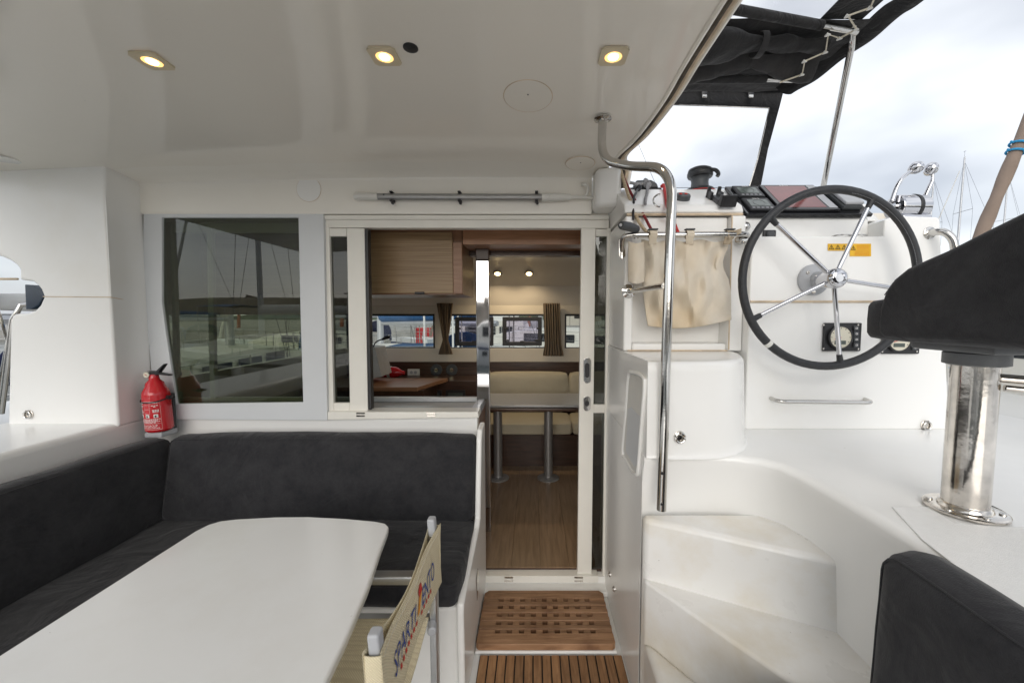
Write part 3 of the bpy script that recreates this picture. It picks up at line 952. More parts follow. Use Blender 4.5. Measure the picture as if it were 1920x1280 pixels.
# bulkhead inner backs so that daylight enters only by the openings
b = MB(); b.box(0.42, 1.9, 2.256, 2.30, 0.08, 2.04); struct(b.build('saloon_back_wall', 'wall_int'))
for i, (x0, x1, lab) in enumerate(((-1.99, -1.05, 'wide front saloon window over the dark chart desk'), (-0.93, 0.25, 'front saloon window holding two black framed hatches'), (0.335, 1.89, 'front saloon window beyond the hanging taupe curtain'))):
    t = thing('saloon_window', lab, 'window', 'front saloon windows', loc=((x0 + x1) / 2, YW, zb))
    b = MB()
    fs = ring_plate(b, [(x0, YW - 0.004, zb - 0.008), (x1, YW - 0.004, zb - 0.008), (x1, YW - 0.004, zt + 0.008), (x0, YW - 0.004, zt + 0.008)],
                    [(x0 + 0.016, YW - 0.004, zb + 0.008), (x1 - 0.016, YW - 0.004, zb + 0.008), (x1 - 0.016, YW - 0.004, zt - 0.014), (x0 + 0.016, YW - 0.004, zt - 0.014)], (0, 0.03, 0))
    b.build('window_frame', 'black', t)
    b = MB(); b.box(x0 + 0.012, x1 - 0.012, YW + 0.02, YW + 0.025, zb + 0.004, zt - 0.004); b.build('pane', 'glass_clear', t)
for (x0, x1, lab) in ((853, 925, 'black framed opening hatch partly hidden behind the steel post'), (942, 1016, 'black framed opening hatch beside the hanging taupe curtain')):
    t = thing('opening_hatch', lab, 'hatch', 'opening hatches', loc=at((x0 + x1) / 2, 648, Y=YW - 0.02))
    q = lambda e: [at(x0 + e, 594 + e, Y=YW - 0.03), at(x1 - e, 594 + e, Y=YW - 0.03), at(x1 - e, 648 - e, Y=YW - 0.03), at(x0 + e, 648 - e, Y=YW - 0.03)]
    b = MB(); fs = ring_plate(b, q(0), q(7.5), (0, 0.03, 0)); b._bevel(fs, 0.004, 1); b.build('hatch_frame', 'black', t)
    b = MB(); b.prism(q(7), (0, 0.004, 0)); o = b.build('pane', 'glass_pink', t); o.location.y += 0.012
    for fx, fy in ((0.12, 0.82), (0.5, 0.86), (0.88, 0.82), (0.1, 0.4), (0.92, 0.4)):
        p = at(x0 + (x1 - x0) * fx, 594 + 54 * fy, Y=YW - 0.036)
        b = MB(); b.box(p.x - 0.022, p.x + 0.022, p.y, p.y + 0.012, p.z - 0.009, p.z + 0.009, 0.003, 1); b.build('latch', 'black', t)


def curtain(name, label, xc, half, y, z0, z1, tie=None, folds=7):
    def f(u, v):
        z = z1 + (z0 - z1) * v
        k_ = 1.0
        if tie: k_ = 0.30 + 0.70 * abs((v - tie) / (tie if v < tie else 1.25 * (1 - tie))) ** 0.9
        else: k_ = 1.0 + 0.25 * sstep(0.75, 1.0, v)
        a = (u - 0.5) * 2 * half * k_
        return (xc + a + (0.02 * v if not tie else 0), y + 0.018 * math.sin(u * folds * 2 * PI) * (0.5 + 0.5 * k_) + 0.006 * math.sin(u * 31 + v * 5), z)
    b_ = MB(); b_.grid(f, 70, 24)
    o_ = b_.build(name, 'curtain', solid=0.004)
    return tag(o_, label, 'curtain', 'saloon curtains')
p = at(835, 620, Y=4.13)
curtain('curtain', 'brown taupe curtain gathered narrow in its middle', p.x, 0.085, 4.13, at(835, 664, Y=4.13).z, 1.62, 0.72)
p = at(1034, 620, Y=4.13)
curtain('curtain', 'brown taupe curtain hanging straight with a flared hem', p.x, 0.085, 4.13, at(1034, 667, Y=4.13).z, 1.62)

# overhead cabinet and beam
oc = thing('overhead_cabinet', 'overhead cabinet with striped walnut door in the saloon', 'cabinet', loc=(-0.7, 2.35, 1.63))
p0, p1 = at(680, 552, Y=2.34), at(866, 425, Y=2.34)
b = MB(); b.box(-1.95, p1.x - 0.004, 2.362, 2.80, p0.z, 2.0); b.build('carcass', 'cherry', oc)
b = MB(); b.box(-1.95, at(848, 430, Y=2.34).x, 2.34, 2.36, p0.z + 0.008, 1.98, 0.002, 1); b.build('cabinet_door', 'zebra', oc)
b = MB(); b.box(at(848.6, 430, Y=2.34).x, p1.x, 2.338, 2.361, p0.z + 0.004, 1.92, 0.002, 1); b.build('end_stile', 'cherry', oc)
b = MB(); pp = at(787, 549, Y=2.335); b.box(pp.x - 0.028, pp.x + 0.028, 2.325, 2.339, pp.z - 0.008, pp.z + 0.006, 0.003, 1); b.build('handle', 'black', oc)
hb = thing('header_beam', 'cherry wood beam spanning above the saloon door opening', 'beam', loc=(0, 2.35, 1.86))
b = MB(); b.box(p1.x + 0.002, 0.40, 2.345, 2.58, at(900, 458, Y=2.34).z, 1.995, 0.004, 2); b.build('beam_body', 'cherry', hb)
b = MB(); b.box(p1.x + 0.004, 0.40, 2.581, 2.66, at(900, 458, Y=2.34).z - 0.03, 1.995); b.build('beam_back', 'dark_wood', hb)
# saloon ceiling lamps
for px_ in (933, 992):
    p = at(px_, 512, Y=3.915)
    nl = V((0, 0.475, 0.88)).normalized(); zs_ = 2.0 - 0.2 * (3.915 - 3.75) / 0.37; p.z = min(p.z, zs_ - 0.001)
    t = thing('saloon_downlight', 'small round glowing lamp in the saloon ceiling', 'lamp', 'saloon ceiling lamps', loc=p)
    b = MB(); b.lathe([(0.045, 0), (0.045, -0.006), (0.03, -0.009)], p, nl); b.build('trim_ring', 'steel', t)
    b = MB(); b.lathe([(0.029, -0.0095), (0.0, -0.012)], p, nl); b.build('bulb', 'bulb', t)
    ld = bpy.data.lights.new('saloon_lamp_light', 'SPOT'); ld.energy = 2.2; ld.color = (1.0, 0.78, 0.5); ld.spot_size = R(150); ld.spot_blend = 0.6; ld.shadow_soft_size = 0.03
    lo2 = bpy.data.objects.new('saloon_lamp_light', ld); C.objects.link(lo2); lo2.location = p + V((0, -0.012, -0.022))

# polished post, counter, desk, sofa, table
post = thing('steel_post', 'flat mirror polished stainless post rising from the saloon floor', 'post', loc=(-0.32, 2.5, 0.08))
pa, pb = at(893, 600, Y=2.5), at(918, 600, Y=2.5)
b = MB(); b.box(pa.x, pb.x, 2.49, 2.535, 0.084, 1.84, 0.006, 3); b.build('post_body', 'chrome', post)
b = MB(); b.box(pa.x, pb.x, 2.49, 2.535, 1.841, 2.0, 0.006, 3); b.build('post_cap', 'dark_wood', post)
gc = thing('galley_counter', 'grey galley counter with raised rim behind the half wall', 'counter', loc=(-1.0, 2.4, 0.084))
b = MB(); b.box(-1.9, -0.345, 2.162, 2.74, 0.084, 0.868); b.build('cabinet_body', 'cherry', gc)
b = MB(); b.box(-1.92, -0.335, 2.162, 2.76, 0.869, 0.895, 0.004, 2); b.build('worktop', 'counter', gc)
b = MB(); b.box(-1.92, -0.335, 2.715, 2.76, 0.8955, 0.925, 0.006, 2); b.box(-0.385, -0.336, 2.30, 2.714, 0.8955, 0.925, 0.006, 2); b.build('rim', 'alu_paint', gc)
nd = thing('chart_desk', 'dark walnut chart desk with slanted lid under the front window', 'desk', loc=(-1.3, 3.5, 0.084))
b = MB(); b.box(-1.95, -0.93, 3.3, 4.15, 0.084, 0.86, 0.006, 2); b.build('desk_body', 'dark_wood', nd)
b = MB(); b.prism([(-1.95, 3.27, 0.861), (-0.97, 3.27, 0.861), (-0.82, 3.75, 0.861), (-1.95, 3.75, 0.861)], (0, 0, 0.035), 0.004, 2); b.build('desk_top', 'cherry', nd)
b = MB(); b.box(-0.93, -0.52, 3.80, 4.16, 0.45, 0.86, 0.006, 2); b.build('instrument_cabinet', 'dark_wood', nd)
for x0, x1 in ((808, 828), (836, 872)):
    a_, c_ = at(x0, 749, Y=3.79), at(x1, 731, Y=3.79)
    b = MB(); b.box(a_.x, c_.x, 3.785, 3.80, a_.z, c_.z, 0.003, 1); rd = b.build('radio_panel', 'black', nd)
    b = MB(); m_ = (a_.z + c_.z) / 2; b.box(a_.x + 0.025, c_.x - 0.02, 3.781, 3.785, m_ - 0.02, m_ + 0.02); b.build('display', 'lcd', rd)
for px_ in (817, 846):
    p = at(px_, 694, Y=4.165)
    t = thing('wall_gauge', 'round black gauge on the dark wood panel', 'gauge', 'round gauges above the radios', loc=p)
    b = MB(); b.lathe([(0.062, 0), (0.062, 0.012), (0.05, 0.016), (0.05, 0.012), (0.0, 0.012)], p + V((0, 0.035, 0)), (0, -1, 0)); b.build('bezel', 'dark_grey', t)
    b = MB(); b.lathe([(0.02, 0.0125), (0.02, 0.02), (0, 0.021)], p + V((0, 0.035, 0)), (0, -1, 0)); b.build('gauge_hub', 'steel_worn', t)
p = at(775, 698, Y=4.18)
so = thing('wall_socket', 'white double power socket on the dark wood panel', 'socket', loc=p)
b = MB(); b.box(p.x - 0.065, p.x + 0.065, 4.185, 4.199, p.z - 0.036, p.z + 0.036, 0.005, 2); b.build('cover_plate', 'white_plastic', so)
for dx in (-0.022, 0.022):
    b = MB(); b.lathe([(0.016, 0), (0.016, 0.003), (0.012, 0.0035), (0, 0.001)], (p.x + dx, 4.185, p.z), (0, -1, 0), 16); b.build('outlet', 'plastic_grey', so)
# red lantern and screen on the desk
p = at(730, 697, Y=3.9)
rl = thing('red_extinguisher', 'small red extinguisher lying under the front window by the desk', 'extinguisher', loc=p)
b = MB(); b.lathe([(0.0, -0.18), (0.05, -0.17), (0.055, -0.14), (0.055, 0.06), (0.045, 0.09), (0.02, 0.13), (0.02, 0.15)], p, (1, 0, -0.06)); b.build('cylinder_body', 'red_gloss', rl)
b = MB(); b.lathe([(0.057, -0.01), (0.057, 0.02)], p, (1, 0, -0.06)); b.build('band', 'white_plastic', rl)
sb = thing('chart_screen', 'grey screen housing tilted at the side of the chart desk', 'screen', loc=(-1.4, 3.4, 0.9))
b = MB(); b.prism([at(x, y, Y=3.45) for x, y in [(660, 648), (703, 652), (716, 706), (660, 718)]], (0, 0.25, 0), 0.006, 2); b.build('housing', 'plastic_grey', sb)
fl = MB(); fl.tube(smoothline([at(699, 654, Y=3.5), at(704, 642, Y=3.5), at(716, 636, Y=3.5), at(728, 632, Y=3.5)], 5), 0.006, 8)
flo = thing('reading_lamp', 'thin black gooseneck reading lamp on the desk screen', 'lamp', loc=at(699, 654, Y=3.5))
fl.build('gooseneck', 'black', flo)
b = MB(); b.tube([at(716, 636.5, Y=3.5), at(722, 633.5, Y=3.5), at(731, 631.5, Y=3.5)], [0.008, 0.016, 0.013], 10); b.build('lamp_head', 'black', flo)

sofa = thing('saloon_sofa', 'cream upholstered saloon sofa with dark walnut base behind the table', 'sofa', loc=(0.4, 3.95, 0.084))
b = MB(); b.box(-0.50, 1.85, 3.62, 4.16, 0.084, 0.38); b.build('base', 'dark_wood', sofa)
for x0, x1 in ((-0.48, 0.36), (0.37, 1.2), (1.21, 1.84)):
    b = MB(); b.rbox((x0, 3.60, 0.381), (x1, 4.02, 0.50), 0.03, 0.08, 0.01); b.build('seat_cushion', 'cream', sofa)
    b = MB(); b.rbox((x0, 3.98, 0.505), (x1, 4.15, 0.90), 0.04, 0.08, 0.015); b.build('back_cushion', 'cream', sofa)
st = thing('saloon_table', 'dark saloon table on two grey pedestal legs', 'table', loc=(0.1, 3.3, 0.084))
b = MB(); b.box(-0.42, 1.1, 3.08, 3.60, 0.735, 0.76, 0.006, 2); b.build('table_top', 'dark_wood', st)
b = MB(); b.box(-0.40, 1.08, 3.10, 3.58, 0.7605, 0.785, 0.01, 2); b.build('table_cover', 'counter', st)
for px_ in (934, 1028):
    p = at(px_, 896, Z=0.084)
    b = MB(); b.lathe([(0.095, 0), (0.095, 0.008), (0.08, 0.014), (0.04, 0.018), (0.038, 0.03), (0.038, 0.652)], p); b.build('leg', 'alu_grey', st)


# ================================================================== cockpit ceiling fittings
lamp_lab = ['square ivory ceiling lamp, lit, above the corner window', 'square ivory ceiling lamp, lit, next to the black disc', 'square ivory ceiling lamp, lit, close to the curved roof edge']
for (px_, py_), lab, rot in zip(((285, 112), (721, 103), (1150, 103)), lamp_lab, (-0.03, 0.0, 0.0)):
    p = at(px_, py_, Z=2.285); z = ceil_z(p.x, p.y); p = at(px_, py_, Z=z); z = ceil_z(p.x, p.y) - 0.001
    t = thing('ceiling_lamp', lab, 'lamp', 'square cockpit ceiling lamps', loc=(p.x, p.y, z))
    h = 0.042
    b = MB()
    n_ = 24; sq, ci = [], []
    for k in range(n_):
        a = 2 * PI * (k + 0.5) / n_; m_ = max(abs(math.cos(a)), abs(math.sin(a)))
        sq.append((p.x + h * math.cos(a) / m_, p.y + h * math.sin(a) / m_, z)); ci.append((p.x + 0.026 * math.cos(a), p.y + 0.026 * math.sin(a), z))
    ring_plate(b, sq, ci, (0, 0, -0.006)); b.build('cover_plate', 'lamp_plate', t, smooth=0)
    b = MB(); b.lathe([(0.0255, -0.0045), (0.014, -0.0015)], (p.x, p.y, z), n=24); b.build('reflector', 'bulb_dim', t)
    b = MB(); b.lathe([(0.0165, -0.0016), (0.015, -0.0075), (0.008, -0.011), (0, -0.012)], (p.x, p.y, z), n=20); b.build('bulb', 'bulb', t)
    ld = bpy.data.lights.new('ceiling_lamp_light', 'SPOT'); ld.energy = 0.5; ld.color = (1.0, 0.74, 0.42); ld.spot_size = R(140); ld.spot_blend = 0.8; ld.shadow_soft_size = 0.02
    lo2 = bpy.data.objects.new('ceiling_lamp_light', ld); C.objects.link(lo2); lo2.location = (p.x, p.y, z - 0.016)
p = at(770, 98, Z=2.285); z = ceil_z(p.x, p.y)
tag(MB().lathe([(0.022, 0.001), (0.022, -0.003), (0.017, -0.006), (0.0, -0.005)], (p.x, p.y, z)).build('ceiling_sensor', 'black'), 'small black round disc on the cockpit ceiling beside a lamp', 'disc')
for (px_, py_, r_, lab) in ((990, 181, 0.086, 'large round inspection cover in the cockpit ceiling'), (1088, 292, 0.068, 'round inspection cover in the ceiling by the handrail flange')):
    p = at(px_, py_, Z=2.25)
    for _ in range(3): p = at(px_, py_, Z=ceil_z(p.x, p.y))
    if py_ > 250: p = at(px_, py_, Y=1.93); p.z = ceil_z(p.x, p.y) - 0.004
    t = thing('inspection_cover', lab, 'cover', 'round ceiling covers', loc=p)
    e = 0.01
    nrm = V(((ceil_z(p.x + e, p.y) - ceil_z(p.x - e, p.y)) / (2 * e), (ceil_z(p.x, p.y + e) - ceil_z(p.x, p.y - e)) / (2 * e), -1)).normalized()
    b = MB(); b.lathe([(r_, -0.004), (r_, 0.0022), (r_ - 0.003, 0.004), (0, 0.004)], p, nrm, 48); b.build('lid', 'gel_roof', t)
    b = MB(); b.tube([p + nrm * 0.001 + V((math.cos(a) * (r_ + 0.001), math.sin(a) * (r_ + 0.001), 0)) - nrm * V((math.cos(a) * r_, math.sin(a) * r_, 0)).dot(nrm) for a in [2 * PI * k / 48 for k in range(48)]], 0.0017, 6, True); b.build('seal_ring', 'seal', t)
    b = MB(); b.lathe([(0.0028, 0.004), (0.0022, 0.0055), (0, 0.006)], p - V((0, 0.02, 0)) + nrm * 0.001, nrm, 10); b.build('screw', 'dark_grey', t)
p = at(579, 355, Y=2.0695)
t = thing('round_cap', 'white round cap on the beam above the corner window', 'cap', loc=p)
b = MB(); b.lathe([(0.062, -0.01), (0.062, 0.002), (0.059, 0.004), (0, 0.004)], p, (0, -1, 0), 44); b.build('lid', 'gel', t)
b = MB(); b.tube([p + V((math.cos(a) * 0.0625, -0.0005, math.sin(a) * 0.0625)) for a in [2 * PI * k / 44 for k in range(44)]], 0.0012, 5, True); b.build('seal_ring', 'seal', t)
p = at(48, 338, Z=2.22); p = at(48, 338, Z=ceil_z(p.x, p.y)); p = V((-2.35, 1.80, ceil_z(-2.35, 1.8)))
tag(MB().lathe([(0.05, 0.002), (0.05, -0.003), (0.047, -0.005), (0, -0.005)], p, n=32).build('ceiling_cover', 'gel'), 'flat round cap in the ceiling at the pillar top', 'cap')

# boathook clipped to the beam
bh = thing('boathook', 'telescopic grey boathook with white grip and hook clipped to the beam', 'boathook', loc=at(890, 369, Y=2.045))
yh = 2.045
def hp_(x, y=369): return at(x, y, Y=yh)
MB().tube([hp_(665, 368), hp_(668, 368), hp_(708, 369), hp_(709, 369)], [0.016, 0.0185, 0.0185, 0.016], 14).build('grip', 'white_plastic', bh)
MB().tube([hp_(709), hp_(1016, 370)], 0.0165, 16).build('shaft', 'alu_grey', bh)
b = MB(); b.tube([hp_(1016, 370), hp_(1030, 370), hp_(1030.3, 370), hp_(1031, 370), hp_(1044, 370), hp_(1044.3, 370), hp_(1045, 370), hp_(1056, 370), hp_(1070, 370)], [0.020, 0.020, 0.018, 0.0205, 0.0205, 0.018, 0.019, 0.018, 0.015], 14); b.build('collar', 'white_plastic', bh)
hk = MB(); hk.tube([hp_(1070, 370), hp_(1095, 370), hp_(1118, 370.5)], [0.010, 0.0085, 0.008], 10)
hk.tube(smoothline([hp_(1096, 370), hp_(1101, 362), hp_(1102, 352), hp_(1097, 346), hp_(1090, 346)], 5), [0.0085] * 21, 10)
hk.build('hook', 'white_plastic', bh)
for x in (735, 862, 1006):
    b = MB(); c_ = hp_(x, 369)
    b.box(c_.x - 0.008, c_.x + 0.008, yh - 0.019, 2.068, c_.z + 0.0168, c_.z + 0.025, 0.002, 1)
    b.box(c_.x - 0.008, c_.x + 0.008, yh - 0.019, 2.068, c_.z - 0.027, c_.z - 0.0168, 0.002, 1)
    b.box(c_.x - 0.0075, c_.x + 0.0075, yh + 0.0175, 2.069, c_.z - 0.026, c_.z + 0.024)
    b.lathe([(0.007, -0.005), (0.007, 0.005)], (c_.x + 0.004, yh - 0.004, c_.z - 0.033), (0, -1, 0), 10)
    b.build('clip', 'black', bh)
b = MB(); b.lathe([(0.004, 0), (0.004, 0.003), (0, 0.004)], hp_(722, 367) + V((0, -0.0165, 0)), (0, -1, 0), 10); b.build('push_button', 'dark_grey', bh)

# ================================================================== cushions
def cush(name, lo, hi, label, group, warp=None, r=0.035, puff=0.012, face='+z', mat='cushion'):
    b_ = MB()
    def wf(p):
        q = V(p)
        nzv = noise.noise_vector(q * 3.1) * 0.006 + noise.noise_vector(q * 9.0) * 0.0022
        q = q + nzv
        return warp(q) if warp else q
    b_.rbox(lo, hi, r, 0.04, puff, wf)
    o_ = tag(b_.build(name, mat, smooth=60, wn=False), label, 'cushion', group)
    # piped seam round the sitting face
    ax = {'x': 0, 'y': 1, 'z': 2}[face[1]]; sg = 1 if face[0] == '+' else -1
    i_, j_ = [k for k in range(3) if k != ax]
    pth = []
    cor = [(hi[i_] - r, hi[j_] - r, 0), (lo[i_] + r, hi[j_] - r, 90), (lo[i_] + r, lo[j_] + r, 180), (hi[i_] - r, lo[j_] + r, 270)]
    for c, (a_, b2, an) in enumerate(cor):
        for k in range(5):
            t_ = R(an + 22.5 * k); p_ = V((0, 0, 0))
            p_[i_] = a_ + 0.72 * r * math.cos(t_); p_[j_] = b2 + 0.72 * r * math.sin(t_)
            p_[ax] = (hi[ax] - r + 0.72 * r) if sg > 0 else (lo[ax] + r - 0.72 * r)
            pth.append(p_)
        nx = cor[(c + 1) % 4]; q0 = pth[-1].copy(); q1 = V((0, 0, 0)); t_ = R(an + 90)
        q1[i_] = nx[0] + 0.72 * r * math.cos(t_); q1[j_] = nx[1] + 0.72 * r * math.sin(t_); q1[ax] = q0[ax]
        nn = max(2, int((q1 - q0).length / 0.06))
        pth += [q0.lerp(q1, k / nn) for k in range(1, nn)]
    MB().tube([wf(p_) for p_ in pth], 0.0032, 6, True).build('piping', mat, o_)
    return o_
def lean_y(p): return V((p.x, p.y + (p.z - 0.49) * 0.20, p.z))
cush('backrest_cushion', (-1.835, 1.862, 0.486), (-0.292, 1.975, 0.885), 'long charcoal backrest cushion under the window sill', 'bench cushions', lean_y, 0.035, 0.014, '-y')
def lean_x(p): return V((p.x - (p.z - 0.49) * 0.14, p.y, p.z))
cush('backrest_cushion', (-1.925, -0.7, 0.486), (-1.815, 1.995, 0.875), 'long charcoal backrest cushion along the side coaming under the pillar', 'bench cushions', lean_x, 0.03, 0.010, '+x')
cush('seat_cushion', (-1.40, 1.415, 0.385), (-0.287, 1.925, 0.487), 'charcoal bench seat cushion in front of the window sill backrest', 'bench cushions', None, 0.035, 0.010)
cush('seat_cushion', (-1.96, -0.7, 0.385), (-1.405, 1.93, 0.484), 'charcoal bench seat cushion running along the side coaming', 'bench cushions', None, 0.035, 0.008)
cush('seat_cushion', (0.432, -0.6, 0.462), (0.84, 0.925, 0.588), 'charcoal seat cushion at the foot of the stairs', 'bench cushions', None, 0.03, 0.006)
cush('backrest_cushion', (0.712, -0.5, 0.595), (0.838, 0.812, 1.026), 'thick charcoal backrest cushion against the helm deck side', 'bench cushions', lambda p: V((p.x, p.y - (p.z - 0.6) * 0.02, p.z)), 0.055, 0.010, '-x')
b = MB(); b.box(0.415, 0.87, -1.4, 0.915, -0.003, 0.46, 0.02)
struct(b.build('stair_bench_base', 'gel'))

# ================================================================== cockpit table and chair
tb = thing('cockpit_table', 'white cockpit table with rounded corners in front of the bench', 'table', loc=(-0.85, 0.8, 0))
top = [(-1.235, -0.2), (-1.232, 0.5), (-1.226, 1.38), (-1.216, 1.425), (-1.19, 1.452), (-1.14, 1.466), (-1.0, 1.482), (-0.87, 1.484), (-0.72, 1.470), (-0.60, 1.450), (-0.556, 1.436), (-0.535, 1.412),
       (-0.528, 1.38), (-0.512, 1.28), (-0.475, 1.084), (-0.452, 0.90), (-0.443, 0.78), (-0.437, 0.5), (-0.437, -0.2)]
b = MB(); b.prism([(x, y, 0.692) for x, y in top], (0, 0, 0.028), 0.008, 3)
b.build('table_top', 'gel_table', tb)
for y in (0.25, 1.0):
    b = MB(); b.lathe([(0.14, -0.003), (0.14, 0.012), (0.05, 0.024), (0.045, 0.04), (0.045, 0.668), (0.10, 0.67), (0.10, 0.691)], (-0.85, y, 0)); b.build('leg', 'alu', tb)

CX_ = -0.335
ch = thing('folding_chair', 'folding aluminium director chair with beige mesh sling, pushed under the white table', 'chair', loc=(CX_ - 0.2, 1.0, 0))
YN, YFAR = 0.80, 1.27
for y in (YN, YFAR):
    b = MB(); b.box(CX_ - 0.012, CX_ + 0.012, y - 0.018, y + 0.018, -0.002, 0.775, 0.004, 2); pst = b.build('back_post', 'alu', ch)
    b = MB(); b.prism([(CX_ - 0.0125, y - 0.0155, 0.770), (CX_ + 0.0125, y - 0.0155, 0.770), (CX_ + 0.0125, y + 0.0155, 0.770), (CX_ - 0.0125, y + 0.0155, 0.770)], (-0.004, 0, 0.058), 0.006, 3); b.build('post_cap', 'plastic_grey', pst)
    b = MB(); b.box(CX_ - 0.50, CX_ - 0.474, y - 0.018, y + 0.018, -0.002, 0.60, 0.004, 2); b.build('front_leg', 'alu', ch)
    b = MB(); b.box(CX_ - 0.51, CX_ - 0.013, y - 0.02, y + 0.02, 0.605, 0.635, 0.006, 2); b.build('armrest', 'alu', ch)
    b = MB(); b.box(CX_ - 0.473, CX_ - 0.013, y - 0.015, y + 0.015, 0.455, 0.485, 0.005, 2); b.build('seat_rail', 'alu', ch)
    b = MB(); b.box(CX_ - 0.473, CX_ - 0.013, y - 0.012, y + 0.012, 0.05, 0.075, 0.004, 2); b.build('foot_rail', 'alu', ch)
for s_ in (0, 1):
    b = MB(); b.tube([(CX_ - 0.25, YN + 0.02, 0.07 if s_ else 0.45), (CX_ - 0.25 + 0.02 * s_, YFAR - 0.02, 0.45 if s_ else 0.07)], 0.011, 8); b.build('cross_brace', 'alu', ch)
b = MB(); b.lathe([(0.012, -0.02), (0.015, 0.0), (0.015, 0.03), (0.011, 0.034)], (CX_ - 0.002, YFAR - 0.02, 0.47), (0.2, -1, 0), 14); b.build('rail_end_cap', 'plastic_grey', ch)
b = MB()
b.grid(lambda u, v: (CX_ - 0.47 + 0.455 * u, YN + 0.012 + (YFAR - YN - 0.024) * v, 0.489 - 0.035 * math.sin(PI * v) - 0.006 * math.sin(PI * u)), 24, 24)
b.build('seat', 'weave', ch, solid=0.004)
ZB0, ZB1 = 0.592, 0.79


def sling(u, v, side):
    """u along the back (near post to far post), v up; two layers wrap the posts"""
    y = YN - 0.022 + (YFAR - YN + 0.044) * u
    sag = 4 * u * (1 - u)
    x = CX_ + side * (0.016 * (1 - sag) ** 1.5) + 0.006 * sag + (side * 0.0035)
    z = ZB0 + (ZB1 - ZB0) * v - 0.016 * sag * v + 0.014 * sag * (1 - v)
    z += 0.01 * (1 - sag) * (v - 0.3)
    x += 0.012 * sag * (0.5 - v) + 0.003 * math.sin(9 * u + 4 * v)
    return V((x, y, z))
b = MB(); b.grid(lambda u, v: sling(u, v, 1), 36, 12)
bk = b.build('backrest', 'weave', ch, solid=0.0025)
b = MB(); b.grid(lambda u, v: sling(u, v, -1), 36, 12); b.build('backrest_inner_layer', 'weave', ch, solid=0.0025)
# looped sleeves round the posts
for y, s_ in ((YN, -1), (YFAR, 1)):
    b = MB()
    def slv(u, v, y=y, s_=s_):
        a = -PI / 2 + PI * u
        return (CX_ + 0.0185 * math.sin(a), y + s_ * (0.018 + 0.006 * math.cos(a)), ZB0 + 0.0 + (ZB1 - ZB0) * v)
    b.grid(slv, 10, 10); b.build('sling_sleeve', 'weave', bk, solid=0.003)
# stitching line and printed lettering
b = MB(); b.tube([sling(u, 0.90, 1) + V((0.002, 0, 0)) for u in [k / 30 for k in range(1, 30)]], 0.0012, 5); b.build('stitching', 'cord', bk)
def onsling(u0, u1, v0, vs_):
    return lambda x, y: sling(u0 + (u1 - u0) * x, v0 + vs_ * y, 1) + V((0.0035, 0, 0))
text_obj('lettering', 'SPARTI', onsling(0.15, 0.50, 0.34, 0.40), 'ink_blue', bk, 1.0, 0.25)
text_obj('lettering', 'ENTO', onsling(0.585, 0.86, 0.34, 0.40), 'ink_blue', bk, 1.0, 0.25)
b = MB()
for k in range(13):
    u0 = 0.235 + k * 0.042
    if k == 7: continue
    b.grid(lambda u, v: sling(u0 + 0.022 * u, 0.235 + 0.07 * v, 1) + V((0.0035, 0, 0)), 2, 1)
b.build('small_print', 'ink_red', bk, smooth=0)
def tri(q, mat, nm):
    b_ = MB(); vs_ = [b_.bm.verts.new(sling(u, v, 1) + V((0.0036, 0, 0))) for u, v in q]; b_.bm.faces.new(vs_); b_.build(nm, mat, bk, smooth=0)
tri([(0.515, 0.34), (0.545, 0.34), (0.60, 0.62), (0.545, 0.60)], 'ink_orange', 'emblem')
tri([(0.545, 0.605), (0.605, 0.625), (0.60, 0.76), (0.565, 0.78), (0.54, 0.72)], 'ink_red', 'emblem')

# ================================================================== fire extinguisher
base = at(300, 806, Y=1.995)
ex = thing('fire_extinguisher', 'red fire extinguisher strapped to the pillar corner beside the cockpit window', 'extinguisher', loc=base)
axis = V((-0.045, 0, 1)).normalized()
RB = 0.056
b = MB(); b.lathe([(0.0, 0.0), (RB - 0.008, 0.0), (RB, 0.010), (RB, 0.185), (RB - 0.004, 0.205), (RB - 0.016, 0.228), (0.036, 0.247), (0.022, 0.262), (0.019, 0.280), (0.019, 0.29)], base, axis, 40); b.build('cylinder_body', 'red_gloss', ex)
tp = base + axis * 0.285
b = MB(); b.obox(tp + V((-0.024, -0.012, 0)), (0.048, 0, 0), (0, 0.024, 0), axis * 0.022, 0.003, 2); b.build('valve', 'black', ex)
b = MB(); b.prism([tp + V(q) for q in [(-0.02, -0.011, 0.018), (0.02, -0.011, 0.022), (0.062, -0.011, 0.060), (0.066, -0.011, 0.056), (0.03, -0.011, 0.010)]], (0, 0.022, 0), 0.002, 1); b.build('lever', 'black', ex)
b = MB(); b.prism([tp + V(q) for q in [(0.0, -0.011, 0.012), (0.03, -0.011, 0.016), (0.088, -0.011, 0.004), (0.086, -0.011, -0.002), (0.03, -0.011, 0.004)]], (0, 0.022, 0), 0.002, 1); b.build('carry_handle', 'black', ex)
g_ = tp + V((-0.018, -0.014, 0.004))
b = MB(); b.lathe([(0.017, -0.004), (0.017, 0.006), (0.0155, 0.008)], g_, (0, -1, 0), 20); gg = b.build('pressure_gauge', 'steel', ex)
b = MB(); b.lathe([(0.0145, 0.0085), (0, 0.0086)], g_, (0, -1, 0), 20); b.build('gauge_dial', 'dial', gg)
b = MB(); b.tube([g_ + V((-0.006, -0.0095, 0.004)), g_ + V((0.005, -0.0095, -0.004))], 0.0012, 5); b.build('needle', 'ink_red', gg)
def cyl(a, h, e=0.0): return base + axis * h + V((math.sin(a) * (RB + e), -math.cos(a) * (RB + e), 0))
b = MB(); b.tube([cyl(a, 0.172 - 0.018 * math.cos(a * 0.9), 0.003) for a in [-2.0 + 4.1 * k / 30 for k in range(31)]], 0.003, 6); b.build('strap', 'black', ex)
